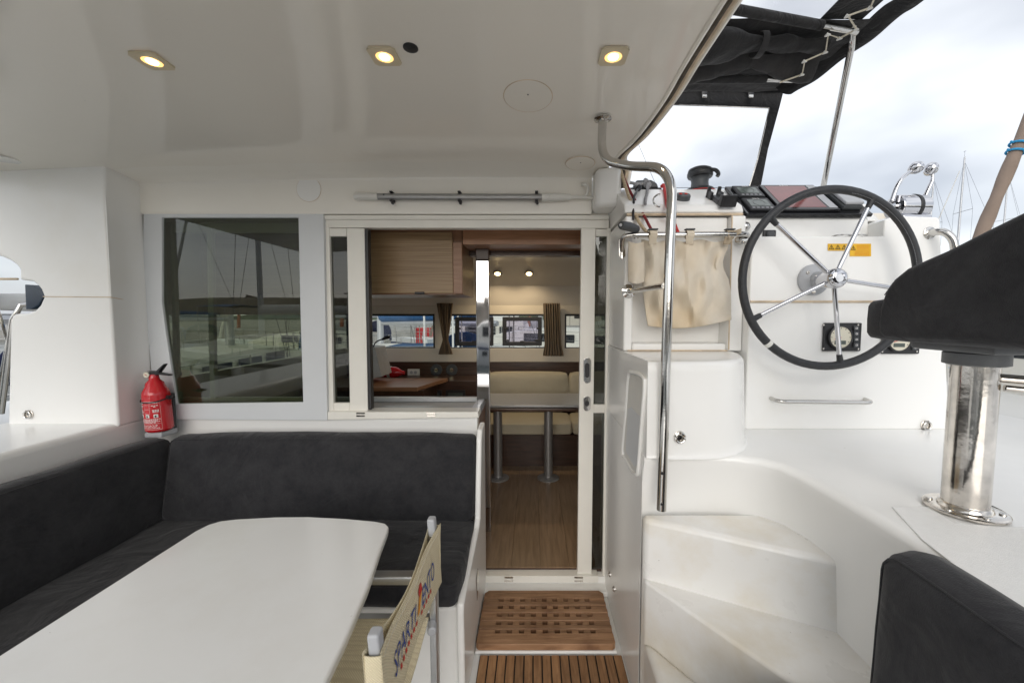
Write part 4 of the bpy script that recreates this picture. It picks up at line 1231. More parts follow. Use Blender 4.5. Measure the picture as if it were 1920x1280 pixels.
b = MB(); e_ = cyl(1.55, 0.172, 0.010); b.lathe([(0.011, -0.012), (0.011, 0.012)], e_, (1, -0.3, 0), 10); b.tube([e_, e_ + V((0.03, -0.005, 0.002))], 0.006, 6); b.build('strap_buckle', 'black', ex)
b = MB(); b.box(base.x - 0.072, base.x - 0.054, base.y - 0.005, base.y + 0.055, base.z - 0.03, base.z + 0.22, 0.006, 2); b.box(base.x - 0.06, base.x + 0.020, base.y + 0.060, base.y + 0.075, base.z - 0.03, base.z + 0.18, 0.004, 2); b.build('bracket', 'dark_grey', ex)
b = MB(); b.box(base.x - 0.05, base.x + 0.04, base.y - 0.035, base.y + 0.06, base.z - 0.03, base.z - 0.002, 0.008, 2); b.build('foot', 'plastic_grey', ex)
def oncyl(a0, a1, h0, hs): return lambda x, y: cyl(a0 + (a1 - a0) * x, h0 + hs * y, 0.0012)
lbl = MB(); lbl.grid(lambda u, v: cyl(-0.95 + 1.9 * u, 0.158 + 0.0012 * v, 0.0010), 24, 1)
lbl.grid(lambda u, v: cyl(-0.95 + 1.9 * u, 0.016 + 0.0012 * v, 0.0010), 24, 1)
lbl.grid(lambda u, v: cyl(-0.95 + 0.012 * u, 0.016 + 0.142 * v, 0.0010), 1, 12)
lbl.grid(lambda u, v: cyl(0.94 + 0.012 * u, 0.016 + 0.142 * v, 0.0010), 1, 12)
lbl.grid(lambda u, v: cyl(-0.95 + 1.9 * u, 0.047 + 0.0008 * v, 0.0010), 24, 1)
lab_ = lbl.build('label_border', 'ink_white', ex, smooth=0)
text_obj('lettering', 'ANAFGROUP', oncyl(-0.60, 0.66, 0.030, 0.0165), 'ink_white', ex)
rng = random.Random(3)
def print_line(h, a0, a1, sz):
    """a line of print too small to read: a row of short word-like dashes"""
    b_ = MB(); a = a0
    while a < a1 - 0.03:
        wd = min(rng.uniform(0.05, 0.16), a1 - a)
        aa = a
        b_.grid(lambda u, v: cyl(aa + wd * u, h + sz * v, 0.0011), 3, 1)
        a += wd + 0.035
    b_.build('small_print', 'ink_white', ex, smooth=0)
for h_, a0, a1, sz in [(0.146, -0.86, -0.3, 0.006), (0.150, 0.2, 0.86, 0.003), (0.134, -0.8, -0.35, 0.0035), (0.128, -0.7, -0.45, 0.0035), (0.113, -0.8, -0.4, 0.0035), (0.107, -0.84, -0.3, 0.0035), (0.101, -0.84, -0.3, 0.0035),
                       (0.137, 0.36, 0.86, 0.003), (0.131, 0.5, 0.7, 0.003), (0.114, 0.40, 0.84, 0.0032), (0.109, 0.42, 0.84, 0.0032), (0.104, 0.42, 0.84, 0.0032),
                       (0.068, -0.5, 0.9, 0.0032), (0.0625, -0.5, 0.7, 0.0032), (0.057, -0.85, 0.85, 0.0032), (0.0515, -0.6, 0.6, 0.0032), (0.0235, -0.7, 0.8, 0.0028)]:
    print_line(h_, a0, a1, sz)
for a0 in (-0.72, -0.14, 0.46):
    b = MB(); b.grid(lambda u, v: cyl(a0 + 0.3 * u, 0.077 + 0.017 * v, 0.0011), 6, 1); pg_ = b.build('pictogram', 'ink_white', ex, smooth=0)
    b = MB(); b.grid(lambda u, v: cyl(a0 + 0.07 + 0.12 * u, 0.079 + 0.010 * v, 0.0019), 3, 1); b.build('flame_mark', 'ink_black', pg_, smooth=0)
b = MB()
for u0, u1, h0, h1 in ((-0.22, -0.21, 0.098, 0.142), (0.21, 0.22, 0.098, 0.142)): b.grid(lambda u, v: cyl(u0 + (u1 - u0) * u, h0 + (h1 - h0) * v, 0.0011), 1, 6)
for h0 in (0.098, 0.119, 0.1412): b.grid(lambda u, v: cyl(-0.22 + 0.44 * u, h0 + 0.0008 * v, 0.0011), 8, 1)
b.build('diagram_border', 'ink_white', ex, smooth=0)

# ================================================================== pad eyes
def pad_eye(p, nrm, label):
    t = thing('pad_eye', label, 'pad eye', 'folding pad eyes', loc=p)
    nrm = V(nrm).normalized()
    b_ = MB(); b_.lathe([(0.020, -0.002), (0.020, 0.003), (0.015, 0.006), (0.006, 0.007), (0, 0.007)], p, nrm, 24); b_.build('base_plate', 'steel_worn', t)
    rgt = V((0, 0, 1)).cross(nrm).normalized() * -1
    b_ = MB(); b_.tube([p + nrm * 0.009 + rgt * 0.016 * math.sin(a) + V((0, 0, -0.002 - 0.017 * math.cos(a))) for a in [2 * PI * k / 22 for k in range(22)]], 0.0036, 8, True); b_.build('ring', 'steel', t)
    b_ = MB(); b_.tube([p + nrm * 0.005 + rgt * -0.008 + V((0, 0, 0.014)), p + nrm * 0.012 + V((0, 0, 0.017)), p + nrm * 0.005 + rgt * 0.008 + V((0, 0, 0.014))], 0.005, 8); b_.build('hinge_bow', 'steel', t)
pad_eye(at(55, 776, Y=1.898), (0, -1, 0), 'folding steel pad eye low on the white pillar')
pad_eye(at(1274, 818, Y=1.353), (0, -1, 0), 'folding steel pad eye on the curved side box by the handrail')
pad_eye(at(1735, 796, Y=1.698), (0, -1, 0), 'folding steel pad eye low on the helm console')
for px_, py_ in ((1143, 1076), (1151, 1103)):
    p = at(px_, py_, X=0.393)
    tag(MB().lathe([(0.013, -0.002), (0.013, 0.003), (0.008, 0.006), (0.0, 0.004)], p, (-1, 0, 0), 20).build('wall_stud', 'steel'), 'small round steel stud low on the passage wall', 'stud', 'studs by the doorway')

# locker pocket in the passage wall
lk = thing('locker_pocket', 'white framed locker pocket in the passage wall beside the handrail', 'locker', loc=at(1190, 880, X=0.394))
ol = [(1184, 697), (1196, 700), (1207, 709), (1209, 725), (1203, 800), (1197, 880), (1192, 888), (1184, 880), (1172, 858), (1168, 845), (1174, 775), (1179, 705)]
P_ = [at(x, y, X=0.392) for x, y in ol]
b = MB(); b.tube(smoothline(P_ + [P_[0]], 4)[:-1], 0.0075, 8, True); b.build('pocket_frame', 'gel', lk)
cen = sum(P_, V()) / len(P_)
b = MB(); b.prism([cen + (p - cen) * 0.95 + V((-0.0005, 0, 0)) for p in P_], (0.002, 0, 0)); b.build('pocket_back', 'white_plastic', lk)
b = MB(); b.prism([at(x, y, X=0.3895) for x, y in [(1177, 766), (1183, 763), (1201, 782), (1195, 872), (1189, 874), (1173, 845)]], (0.002, 0, 0)); b.build('flap', 'alu_paint', lk)


# ================================================================== helm: handrail, wheel, console fittings
hr = thing('cockpit_handrail', 'long bent stainless handrail from the ceiling flange down to the stairs', 'handrail', loc=at(1240, 955, Y=1.335))
pf = at(1130, 222, Y=1.55); pf.z = ceil_z(pf.x, pf.y) - 0.001
for _ in range(3): pf = at(1130, 222, Z=ceil_z(pf.x, pf.y) - 0.001)
yp = 1.335
ptop = at(1126, 290, Y=pf.y - 0.02)
path = bez([(pf, 0), (at(1127, 300, Y=pf.y - 0.01), 0.11), (at(1180, 312, Y=pf.y - 0.09), 0.05), (at(1262, 314, Y=yp), 0.11), (at(1251, 600, Y=yp), 0.3), (at(1240, 955, Y=yp), 0)], 12)
b = MB(); b.tube(path, 0.0165, 16); b.build('rail_tube', 'steel', hr)
b = MB(); b.lathe([(0.034, 0.0), (0.034, -0.005), (0.024, -0.009), (0.018, -0.012)], pf, n=28); b.build('ceiling_flange', 'steel', hr)
b = MB(); p = at(1246, 536, Y=yp); q = V((0.42, 1.752, at(1178, 546, Y=1.752).z)); q = at(1178, 546, Y=1.752)
b.tube([p, q], 0.011, 12); b.build('standoff_arm', 'steel', hr)
b = MB(); b.lathe([(0.030, -0.001), (0.030, 0.005), (0.016, 0.010), (0.011, 0.011)], q, (p - q).normalized() * 0.5 + V((0, -1, 0)) * 0.5, 24); b.build('wall_flange', 'steel', hr)
b = MB(); c_ = at(1250, 376, Y=yp); b.tube([c_ + V((-0.022 - 0.022 * math.sin(a), 0, 0.02 * math.cos(a))) for a in [PI * k / 12 for k in range(13)]], 0.003, 6); b.build('snap_ring', 'steel', hr)
for py_ in (887, 945):
    b = MB(); c_ = at(1241, py_, Y=yp - 0.0165); b.lathe([(0.0045, 0.003), (0.0045, -0.0005)], c_, (0, -1, 0), 10); b.build('bolt_hole', 'black', hr)

sw = thing('steering_wheel', 'black leather rimmed steering wheel with five steel spokes on the console', 'steering wheel', loc=at(1557, 523, Y=1.69))
YWH = 1.60
wc = at(1556, 523, Y=YWH)
RW = 0.352
b = MB(); b.tube([wc + V((RW * math.cos(a), 0, RW * math.sin(a))) for a in [2 * PI * k / 72 for k in range(72)]], 0.0165, 14, True); b.build('rim', 'leather', sw)
hubc = wc + V((0, -0.018, 0))
for ang in (64, 136, 208, 280, 352):
    d = V((math.cos(R(ang)), 0, math.sin(R(ang))))
    b = MB(); b.tube([hubc + d * 0.03, hubc + d * 0.12 + V((0, 0.006, 0)), wc + d * (RW - 0.035)], 0.0088, 12); sp = b.build('spoke', 'chrome', sw)
    b = MB(); b.tube([wc + d * (RW - 0.043), wc + d * (RW - 0.02), wc + d * (RW - 0.008)], [0.0105, 0.012, 0.016], 10); b.build('spoke_sleeve', 'leather', sp)
b = MB(); b.lathe([(0.034, -0.06), (0.036, -0.02), (0.040, 0.0), (0.040, 0.020), (0.034, 0.032), (0.026, 0.037), (0.018, 0.038), (0.016, 0.034), (0, 0.034)], hubc, (0, -1, 0), 32); b.build('hub', 'chrome', sw)
b = MB(); b.lathe([(0.066, 0), (0.066, 0.012), (0.058, 0.020), (0.045, 0.022), (0.032, 0.03), (0.032, 0.09)], V((wc.x - 0.0, YC + 0.001, wc.z + 0.005)), (0, -1, 0), 36); hbp = b.build('shaft_plate', 'plastic_grey', sw)
for a in (PI * 0.75, PI * 1.45, PI * 0.1):
    b = MB(); b.lathe([(0.008, 0.02), (0.008, 0.024), (0, 0.025)], V((wc.x + 0.048 * math.cos(a), YC, wc.z + 0.048 * math.sin(a))), (0, -1, 0), 10); b.build('bolt', 'steel_worn', hbp)
a0 = math.atan2(-(650 - 523), (1440 - 1556))
b = MB(); b.tube([wc + V((RW * math.cos(a0 + k * 0.008), 0, RW * math.sin(a0 + k * 0.008))) for k in range(-3, 4)], 0.0172, 14); b.build('marker_band', 'white_plastic', sw)
b = MB()
for k in range(110):
    a = R(-35) + R(115) * k / 110; p = wc + V(((RW - 0.0125) * math.cos(a), -0.0115, (RW - 0.0125) * math.sin(a)))
    b.tube([p, p + V((math.cos(a + 1.2) * 0.003, 0, math.sin(a + 1.2) * 0.003))], 0.0008, 4)
b.build('stitching', 'plastic_grey', sw)

# instrument panel on the sloping console top
po = V((0.932, 1.772, 1.925)); pe = V((1, 0, 0)); pu = V((0, 2.0 - 1.785, 2.118 - 1.928)).normalized(); pn = pe.cross(pu).normalized()
if pn.y > 0: pn = -pn
po = po + pn * 0.012
LV = 0.275
def pbox(u0, u1, v0, v1, h0, h1, bev=0.002, seg=2):
    return MB().obox(po + pe * u0 + pu * v0 + pn * h0, pe * (u1 - u0), pu * (v1 - v0), pn * (h1 - h0), bev, seg)
ip = thing('instrument_panel', 'black instrument panel set on the sloping console top behind the wheel', 'panel', loc=po)
pbox(0.0, 0.555, 0.0, LV, -0.008, 0.008, 0.003).build('panel_plate', 'black_gloss', ip)
def ptext(nm, s_, u0, u1, v, sz, h, mat, par): text_obj(nm, s_, lambda x, y: po + pe * (u0 + (u1 - u0) * x) + pu * (v + y * sz) + pn * h, mat, par)
for v0, lab in ((0.018, 'lower'), (0.145, 'upper')):
    o = pbox(0.022, 0.140, v0, v0 + 0.112, 0.0085, 0.020, 0.004).build('wind_display', 'black', ip)
    pbox(0.036, 0.126, v0 + 0.030, v0 + 0.092, 0.0202, 0.0208, 0).build('lcd_screen', 'lcd', o)
    ptext('lettering', 'B&G', 0.066, 0.096, v0 + 0.0965, 0.013, 0.0210, 'ink_white', o)
    b = MB()
    for k in range(5): b.obox(po + pe * (0.034 + 0.020 * k) + pu * (v0 + 0.012) + pn * 0.0202, pe * 0.012, pu * 0.007, pn * 0.001)
    b.build('key', 'plastic_grey', o)
    b = MB(); cc = po + pe * 0.081 + pu * (v0 + 0.061) + pn * 0.0212
    b.tube([cc + pe * 0.026 * math.cos(a) + pu * 0.026 * math.sin(a) for a in [2 * PI * k / 24 for k in range(24)]], 0.0006, 4, True); b.build('dial_ring', 'dark_grey', o)
o = pbox(0.152, 0.415, 0.015, 0.262, 0.0085, 0.022, 0.004).build('chart_plotter', 'black_gloss', ip)
pbox(0.172, 0.362, 0.032, 0.245, 0.0222, 0.0230, 0).build('screen', 'screen_red', o)
pbox(0.370, 0.408, 0.028, 0.250, 0.0222, 0.0235, 0.0005, 1).build('key_strip', 'plastic_grey', o)
ptext('lettering', 'B&G', 0.245, 0.285, 0.2475, 0.012, 0.0226, 'ink_white', o)
o = pbox(0.430, 0.520, 0.030, 0.20, 0.0085, 0.030, 0.006).build('remote_cradle', 'dark_grey', ip)
pbox(0.436, 0.518, 0.034, 0.190, 0.0305, 0.046, 0.006).build('remote_cover', 'plastic_grey', o)

# things on the sloping shoulder: puck, phone holder, winch, clutch, lines
so_ = V((0.402, 1.785, 1.985)); su = V((0, 2.0 - 1.785, 2.118 - 1.985)).normalized(); sn = V((1, 0, 0)).cross(su).normalized()
if sn.z < 0: sn = -sn
def slope(px_, py_):
    """photo pixel -> point on the sloping shoulder"""
    a = at(px_, py_, Y=1.0); d = a - V((0, 0, ZCAM)); c0 = V((0, 0, ZCAM))
    t_ = (so_ - c0).dot(sn) / d.dot(sn)
    return c0 + d * t_
p = slope(1279, 374)
t = thing('switch_puck', 'round black two button switch on the white console shoulder', 'switch', loc=p)
b = MB(); b.lathe([(0.033, -0.003), (0.034, 0.006), (0.034, 0.018), (0.030, 0.024), (0, 0.025)], p, sn, 30); b.build('puck_body', 'dark_grey', t)
for dx in (-0.012, 0.012):
    b = MB(); b.lathe([(0.0075, 0.023), (0.0075, 0.027), (0.003, 0.0285), (0, 0.0285)], p + V((dx, 0, 0)), sn, 14); b.build('button', 'ink_red', t)
p = slope(1350, 382)
t = thing('phone_holder', 'black spring clamp phone holder at the edge of the instrument panel', 'holder', loc=p)
ux = V((1, 0, 0)); 
b = MB(); b.obox(p - ux * 0.02 - su * 0.02, ux * 0.04, su * 0.085, sn * 0.022, 0.005); b.build('holder_body', 'black', t)
b = MB(); b.obox(p - ux * 0.014 - su * 0.055, ux * 0.062, su * 0.012, sn * 0.05, 0.004); b.obox(p + ux * 0.036 - su * 0.055, ux * 0.012, su * 0.03, sn * 0.05, 0.004); b.obox(p - ux * 0.022 - su * 0.055, ux * 0.012, su * 0.03, sn * 0.05, 0.004); b.build('lower_jaw', 'black', t)
for dx in (-0.028, 0.018):
    b = MB(); b.obox(p + ux * dx + su * 0.05, ux * 0.012, su * 0.05, sn * 0.035, 0.004); b.obox(p + ux * (dx - 0.003) + su * 0.088, ux * 0.016, su * 0.014, sn * 0.05, 0.004); b.build('upper_prong', 'black', t)
def winch(p, label):
    t = thing('winch', label, 'winch', loc=p)
    b_ = MB(); b_.lathe([(0.092, 0), (0.092, 0.012), (0.078, 0.026), (0.070, 0.038)], p, n=36); b_.build('winch_base', 'black', t)
    b_ = MB(); b_.lathe([(0.0885, 0.014), (0.084, 0.0215)], p, n=36); b_.build('red_band', 'ink_red', t)
    b_ = MB(); b_.lathe([(0.052, 0.036), (0.046, 0.048), (0.043, 0.075), (0.046, 0.095), (0.054, 0.104)], p, n=36); b_.build('drum', 'dark_grey', t)
    b_ = MB(); b_.lathe([(0.060, 0.100), (0.065, 0.108), (0.065, 0.122), (0.060, 0.127), (0.062, 0.132), (0.058, 0.142), (0.042, 0.150), (0.0, 0.152)], p, n=36); b_.build('self_tailer', 'black', t)
    b_ = MB(); b_.tube(smoothline([p + V(q) for q in [(0.03, -0.05, 0.125), (0.06, -0.05, 0.122), (0.078, -0.045, 0.105), (0.072, -0.042, 0.092)]], 4), 0.010, 8); b_.build('feeder_arm', 'black', t)
winch(V((at(1312, 345, Y=2.16).x, 2.16, 2.129)), 'black sheet winch with a red band on the coachroof beside the helm')
pc = V((at(1207, 345, Y=2.1).x, 2.10, 2.128))
t = thing('rope_clutch', 'black rope clutch with grey line on the coachroof at the bulkhead corner', 'clutch', loc=pc)
b = MB(); b.prism([pc + V(q) for q in [(-0.06, -0.03, 0.02), (-0.045, -0.03, 0.06), (0.03, -0.03, 0.062), (0.06, -0.03, 0.045), (0.07, -0.03, 0.02)]], (0, 0.06, 0), 0.008, 3); b.build('clutch_lever', 'dark_grey', t)
b = MB(); b.box(pc.x - 0.08, pc.x + 0.085, pc.y - 0.035, pc.y + 0.035, pc.z - 0.001, pc.z + 0.019, 0.006, 2); b.build('clutch_body', 'black', t)
def line(nm, pts, r_, mat, label, cat='rope', grp=None, k=6):
    b_ = MB(); b_.tube(smoothline(pts, k), r_, 8); return tag(b_.build(nm, mat), label, cat, grp)
line('rope', [V((0.40, 2.12, 2.155)), at(1175, 343, Y=2.05), slope(1195, 350) + sn * 0.012, slope(1213, 349) + sn * 0.014, slope(1216, 355) + sn * 0.01], 0.008, 'grey_rope', 'short grey flecked rope lying on the shoulder below the clutch')
kn = slope(1213, 350) + sn * 0.014
b = MB()
for k in range(3): b.tube([kn + V((0.014 * math.cos(a + k), 0.006 * math.sin(2 * a), 0.014 * math.sin(a) + 0.004 * k)) for a in [2 * PI * j / 16 for j in range(16)]], 0.006, 6, True)
b.tube(smoothline([kn, slope(1213, 365) + sn * 0.01, slope(1209, 378) + sn * 0.012, slope(1209, 388) + sn * 0.012], 5), 0.0065, 8)
tag(b.build('knotted_rope', 'grey_rope'), 'grey rope end with a knot hanging on the white shoulder', 'rope')
line('rope', [at(1163, 318, Y=1.97), at(1182, 360, Y=1.90), at(1206, 402, Y=1.77), at(1222, 432, Y=1.70)], 0.0062, 'darkred_rope', 'dark red control line running down behind the beige bag')
line('rope', [at(1164, 320, Y=1.96), at(1178, 365, Y=1.88), at(1196, 412, Y=1.75), at(1213, 436, Y=1.70)], 0.0075, 'beige_rope', 'beige line running down beside the dark red line')
line('rope', [slope(1240, 352) + sn * 0.006, slope(1244, 352) + sn * 0.010, slope(1248, 372) + sn * 0.009, slope(1252, 395) + sn * 0.010, at(1262, 415, Y=1.75), at(1273, 442, Y=1.70)], 0.0085, 'red_rope', 'bright red line coming over the shoulder behind the handrail')
t = thing('toggle_line', 'black toggle with a short black strap hanging on the shoulder', 'toggle', loc=slope(1196, 358))
q = slope(1196, 358) + sn * 0.012
b = MB(); b.lathe([(0.0, -0.016), (0.013, -0.012), (0.016, 0.0), (0.013, 0.012), (0, 0.016)], q, (0.5, -1, 0.3), 16); b.build('toggle_ball', 'black', t)
b = MB(); b.tube([q, slope(1188, 375) + sn * 0.014, at(1187, 400, Y=1.76), at(1187, 412, Y=1.752)], 0.0055, 8); b.build('strap', 'black', t)

# winch handle on the rail, storage rail and bag
rail = thing('bag_rail', 'horizontal stainless rail holding the beige canvas bag', 'rail', loc=at(1290, 440, Y=1.70))
ra, rb_ = at(1178, 441, Y=1.69), at(1402, 439, Y=1.66)
b = MB(); b.tube(bez([(at(1166, 470, Y=1.752), 0), (at(1167, 444, Y=1.70), 0.03), (ra, 0.02), (rb_, 0.02), (rb_ + V((0.012, 0.035, -0.004)), 0)], 6), 0.0105, 12); b.build('rail_tube', 'steel', rail)
b = MB(); b.prism([at(x, y, Y=1.752) for x, y in [(1160, 448), (1170, 446), (1172, 480), (1166, 487), (1160, 480)]], (0, -0.006, 0), 0.002, 2); b.build('end_bracket', 'steel', rail)
b = MB(); b.lathe([(0.022, -0.03), (0.022, 0.004), (0.014, 0.012)], at(1394, 447, Y=1.70), (0, -1, 0), 24); b.build('end_flange', 'steel', rail)
t = thing('winch_crank', 'dark grey rubber grip of a winch handle stowed over the rail', 'handle', loc=at(1180, 427, Y=1.68))
b = MB(); b.tube([at(1164, 422, Y=1.62), at(1166, 422.5, Y=1.625), at(1180, 425, Y=1.66), at(1193, 430, Y=1.70), at(1195, 431, Y=1.705)], [0.014, 0.0175, 0.019, 0.0175, 0.013], 14); b.build('grip', 'dark_grey', t)
b = MB(); b.lathe([(0.006, 0.0), (0.006, 0.003), (0, 0.0035)], at(1164, 422, Y=1.62), (-0.3, -1, 0), 10); b.build('end_screw', 'plastic_grey', t)
b = MB(); b.tube([at(1193, 431, Y=1.70), at(1193, 447, Y=1.71)], 0.010, 10); b.build('crank_arm', 'steel', t)

bag = thing('canvas_bag', 'stained beige canvas rope bag hanging from the steel rail', 'bag', loc=at(1290, 605, Y=1.66))
def bagf(u, v, x_off=0.0):
    lft = 1203 + 6 * v + 6 * v * v - 10 * v * (1 - v)
    rgt = 1368 - 10 * math.sin(PI * min(1, v * 1.5)) * (1 - v) + 3 * v
    if u > 0.9 and 0.12 < v < 0.5: rgt -= 7 * math.sin(PI * (v - 0.12) / 0.38)
    x = lft + (rgt - lft) * u
    ytop = 449 + 5 * math.sin(u * 3 * PI) ** 2
    ybot = 600 + 12 * math.sin(PI * (0.15 + u * 0.85)) - 6 * u
    y = ytop + (ybot - ytop) * v
    bulge = 0.055 * math.sin(PI * u) ** 0.7 * math.sin(PI * (0.12 + 0.85 * v)) ** 0.8
    wr = 0.010 * math.sin(9 * u + 6 * v + 2 * math.sin(5 * v)) * (0.4 + 0.6 * v) + 0.007 * math.sin(17 * u - 11 * v) + 0.006 * math.sin(24 * (u + 0.6 * v))
    fold = 0.012 * math.exp(-((u - 0.52 - 0.04 * v) / 0.035) ** 2) + 0.014 * math.exp(-((u - 0.12 - 0.08 * v) / 0.05) ** 2) + 0.012 * math.exp(-((u - 0.30 - 0.35 * v) / 0.05) ** 2) * v + 0.010 * math.exp(-((u - 0.80 + 0.12 * v) / 0.045) ** 2)
    return at(x, y + 5 * v, Y=1.722 - bulge - 1.15 * wr - fold + 0.004 * math.sin(38 * u + 9 * v * v))
b = MB(); b.grid(bagf, 48, 48); b.build('front_panel', 'bag', bag, solid=0.003)
b = MB(); b.grid(lambda u, v: bagf(0.0, v).lerp(at(1211 + 4 * v, 452 + 146 * v, Y=1.775), u), 4, 24); b.build('side_panel', 'bag', bag, solid=0.003)
b = MB(); b.grid(lambda u, v: bagf(u, 1.0).lerp(at(1212 + 152 * u, 598, Y=1.775), v), 30, 4); b.build('bottom_panel', 'bag', bag, solid=0.003)
def pock(u, v):
    x = 1178 + 30 * u; y = 452 + 4 * math.sin(PI * u) + 76 * v
    return at(x, y, Y=1.70 - 0.03 * math.sin(PI * u) * (0.5 + 0.5 * v) - 0.005 * math.sin(8 * v + 3 * u))
b = MB(); b.grid(pock, 14, 18); b.build('side_pocket', 'bag', bag, solid=0.003)
for px_, tw in ((1224, 0), (1293, 0), (1368, 1)):
    b = MB(); c_ = at(px_, 440, Y=1.675)
    def lp_(u, v):
        a = 2 * PI * u
        return c_ + V(((v - 0.5) * 0.030, -0.015 * math.cos(a), 0.017 * math.sin(a)))
    b.grid(lp_, 20, 3)
    b.grid(lambda u, v: at(px_ - 7 + 14 * v - 6 * tw * u, 441 + 17 * u, Y=1.66 + 0.02 * u), 6, 3)
    b.build('strap_loop', 'strap' if tw else 'bag', bag, solid=0.0025)
    b = MB(); b.obox(c_ + V((-0.02, -0.012, 0.018)), (0.04, 0, 0), (0, 0.024, 0), (0, 0, 0.006), 0.002, 1); b.build('buckle', 'dark_grey', bag)
b = MB(); b.grid(lambda u, v: at(1366 + 24 * u, 436 - 8 * u + 12 * v - 3 * u * v, Y=1.655 + 0.01 * math.sin(5 * u)), 8, 4); b.build('strap_end', 'strap', bag, solid=0.0025)

# grab bars, cup holder, warnings, gauges, socket
def grab(label, pts, r_=0.011, ends=()):
    t_ = thing('grab_bar', label, 'grab bar', loc=pts[0])
    b_ = MB(); b_.tube(bez([(p_, 0.03) for p_ in pts], 7), r_, 12); b_.build('bar', 'steel', t_)
    for p_, n_ in ends:
        b_ = MB(); b_.lathe([(0.026, -0.001), (0.026, 0.004), (0.016, 0.008)], p_, n_, 24); b_.build('flange', 'steel', t_)
pA, pB = at(1445, 746, Y=YC), at(1621, 748, Y=YC)
grab('slim horizontal steel foot bar on the lower helm console', [pA, pA + V((0.005, -0.05, -0.004)), pB + V((-0.005, -0.05, -0.004)), pB], 0.0085)
pA = at(1742, 437, Y=YC); pB = at(1752, 500, Y=YC)
grab('curved steel grab bar at the console end behind the helm seat', [pA, pA + V((0.01, -0.05, 0.0)), pA + V((0.035, -0.07, -0.04)), pB + V((0.02, -0.07, -0.05)), pB + V((0.01, 0.0, -0.08))], 0.0145, ((pA, (0, -1, 0)),))
t = thing('cup_holder', 'thin wire cup holder ring standing on the console ledge', 'holder', loc=at(1590, 452, Y=1.74))
for cx in (1577, 1606):
    c_ = at(cx, 443, Y=1.735)
    b = MB(); b.tube([c_ + V((0.036 * math.cos(a), 0.034 * math.sin(a), 0)) for a in [2 * PI * k / 28 for k in range(28)]], 0.0028, 6, True); b.build('ring', 'steel', t)
for cx in (1561, 1590, 1622):
    b = MB(); c_ = at(cx, 443, Y=1.735); b.tube([c_, V((c_.x, c_.y, 1.828))], 0.0025, 6); b.build('leg', 'steel', t)
def sticker(label, x0, x1, y0, y1, tris, lines):
    t_ = thing('warning_sticker', label, 'sticker', 'yellow warning stickers', loc=at(x0, y1, Y=YC))
    b_ = MB(); b_.prism([at(x0, y1, Y=YC - 0.0015), at(x1, y1, Y=YC - 0.0015), at(x1, y0, Y=YC - 0.0015), at(x0, y0, Y=YC - 0.0015)], (0, -0.001, 0)); b_.build('sheet', 'yellow', t_, smooth=0)
    for cx, cy, s_ in tris:
        q_ = lambda k, e: [at(cx - s_ * e, cy + s_ * 0.8 * e, Y=YC - 0.0032), at(cx + s_ * e, cy + s_ * 0.8 * e, Y=YC - 0.0032), at(cx, cy - s_ * 0.95 * e, Y=YC - 0.0032)]
        b_ = MB(); ring_plate(b_, q_(0, 1), q_(0, 0.74), (0, -0.0006, 0)); b_.build('warning_triangle', 'ink_black', t_, smooth=0)
        b_ = MB(); b_.prism([at(cx - 0.4, cy + s_ * .45, Y=YC - 0.0032), at(cx + 0.4, cy + s_ * .45, Y=YC - 0.0032), at(cx + 0.4, cy - s_ * .3, Y=YC - 0.0032), at(cx - 0.4, cy - s_ * .3, Y=YC - 0.0032)], (0, -0.0006, 0)); b_.build('warning_mark', 'ink_black', t_, smooth=0)
    b_ = MB()
    for (xa, xb, yy) in lines:
        x = xa
        while x < xb:
            w_ = min(rng.uniform(1.5, 4), xb - x)
            b_.prism([at(x, yy + 0.45, Y=YC - 0.0032), at(x + w_, yy + 0.45, Y=YC - 0.0032), at(x + w_, yy - 0.45, Y=YC - 0.0032), at(x, yy - 0.45, Y=YC - 0.0032)], (0, -0.0005, 0)); x += w_ + 0.9
    if lines: b_.build('small_print', 'ink_orange', t_, smooth=0)
sticker('yellow sticker with three warning triangles on the console', 1552, 1593, 457, 470, ((1559, 463.5, 5), (1571, 463.5, 5), (1583, 463.5, 5)), ())
sticker('larger yellow sticker with one warning triangle and small print', 1593.3, 1633, 457, 480.5, ((1600, 465, 4.5),), tuple((1607, 1630, y) for y in (460, 462.5, 465, 467.5)) + tuple((1603, 1630, y) for y in (471, 473.5, 476, 478)))
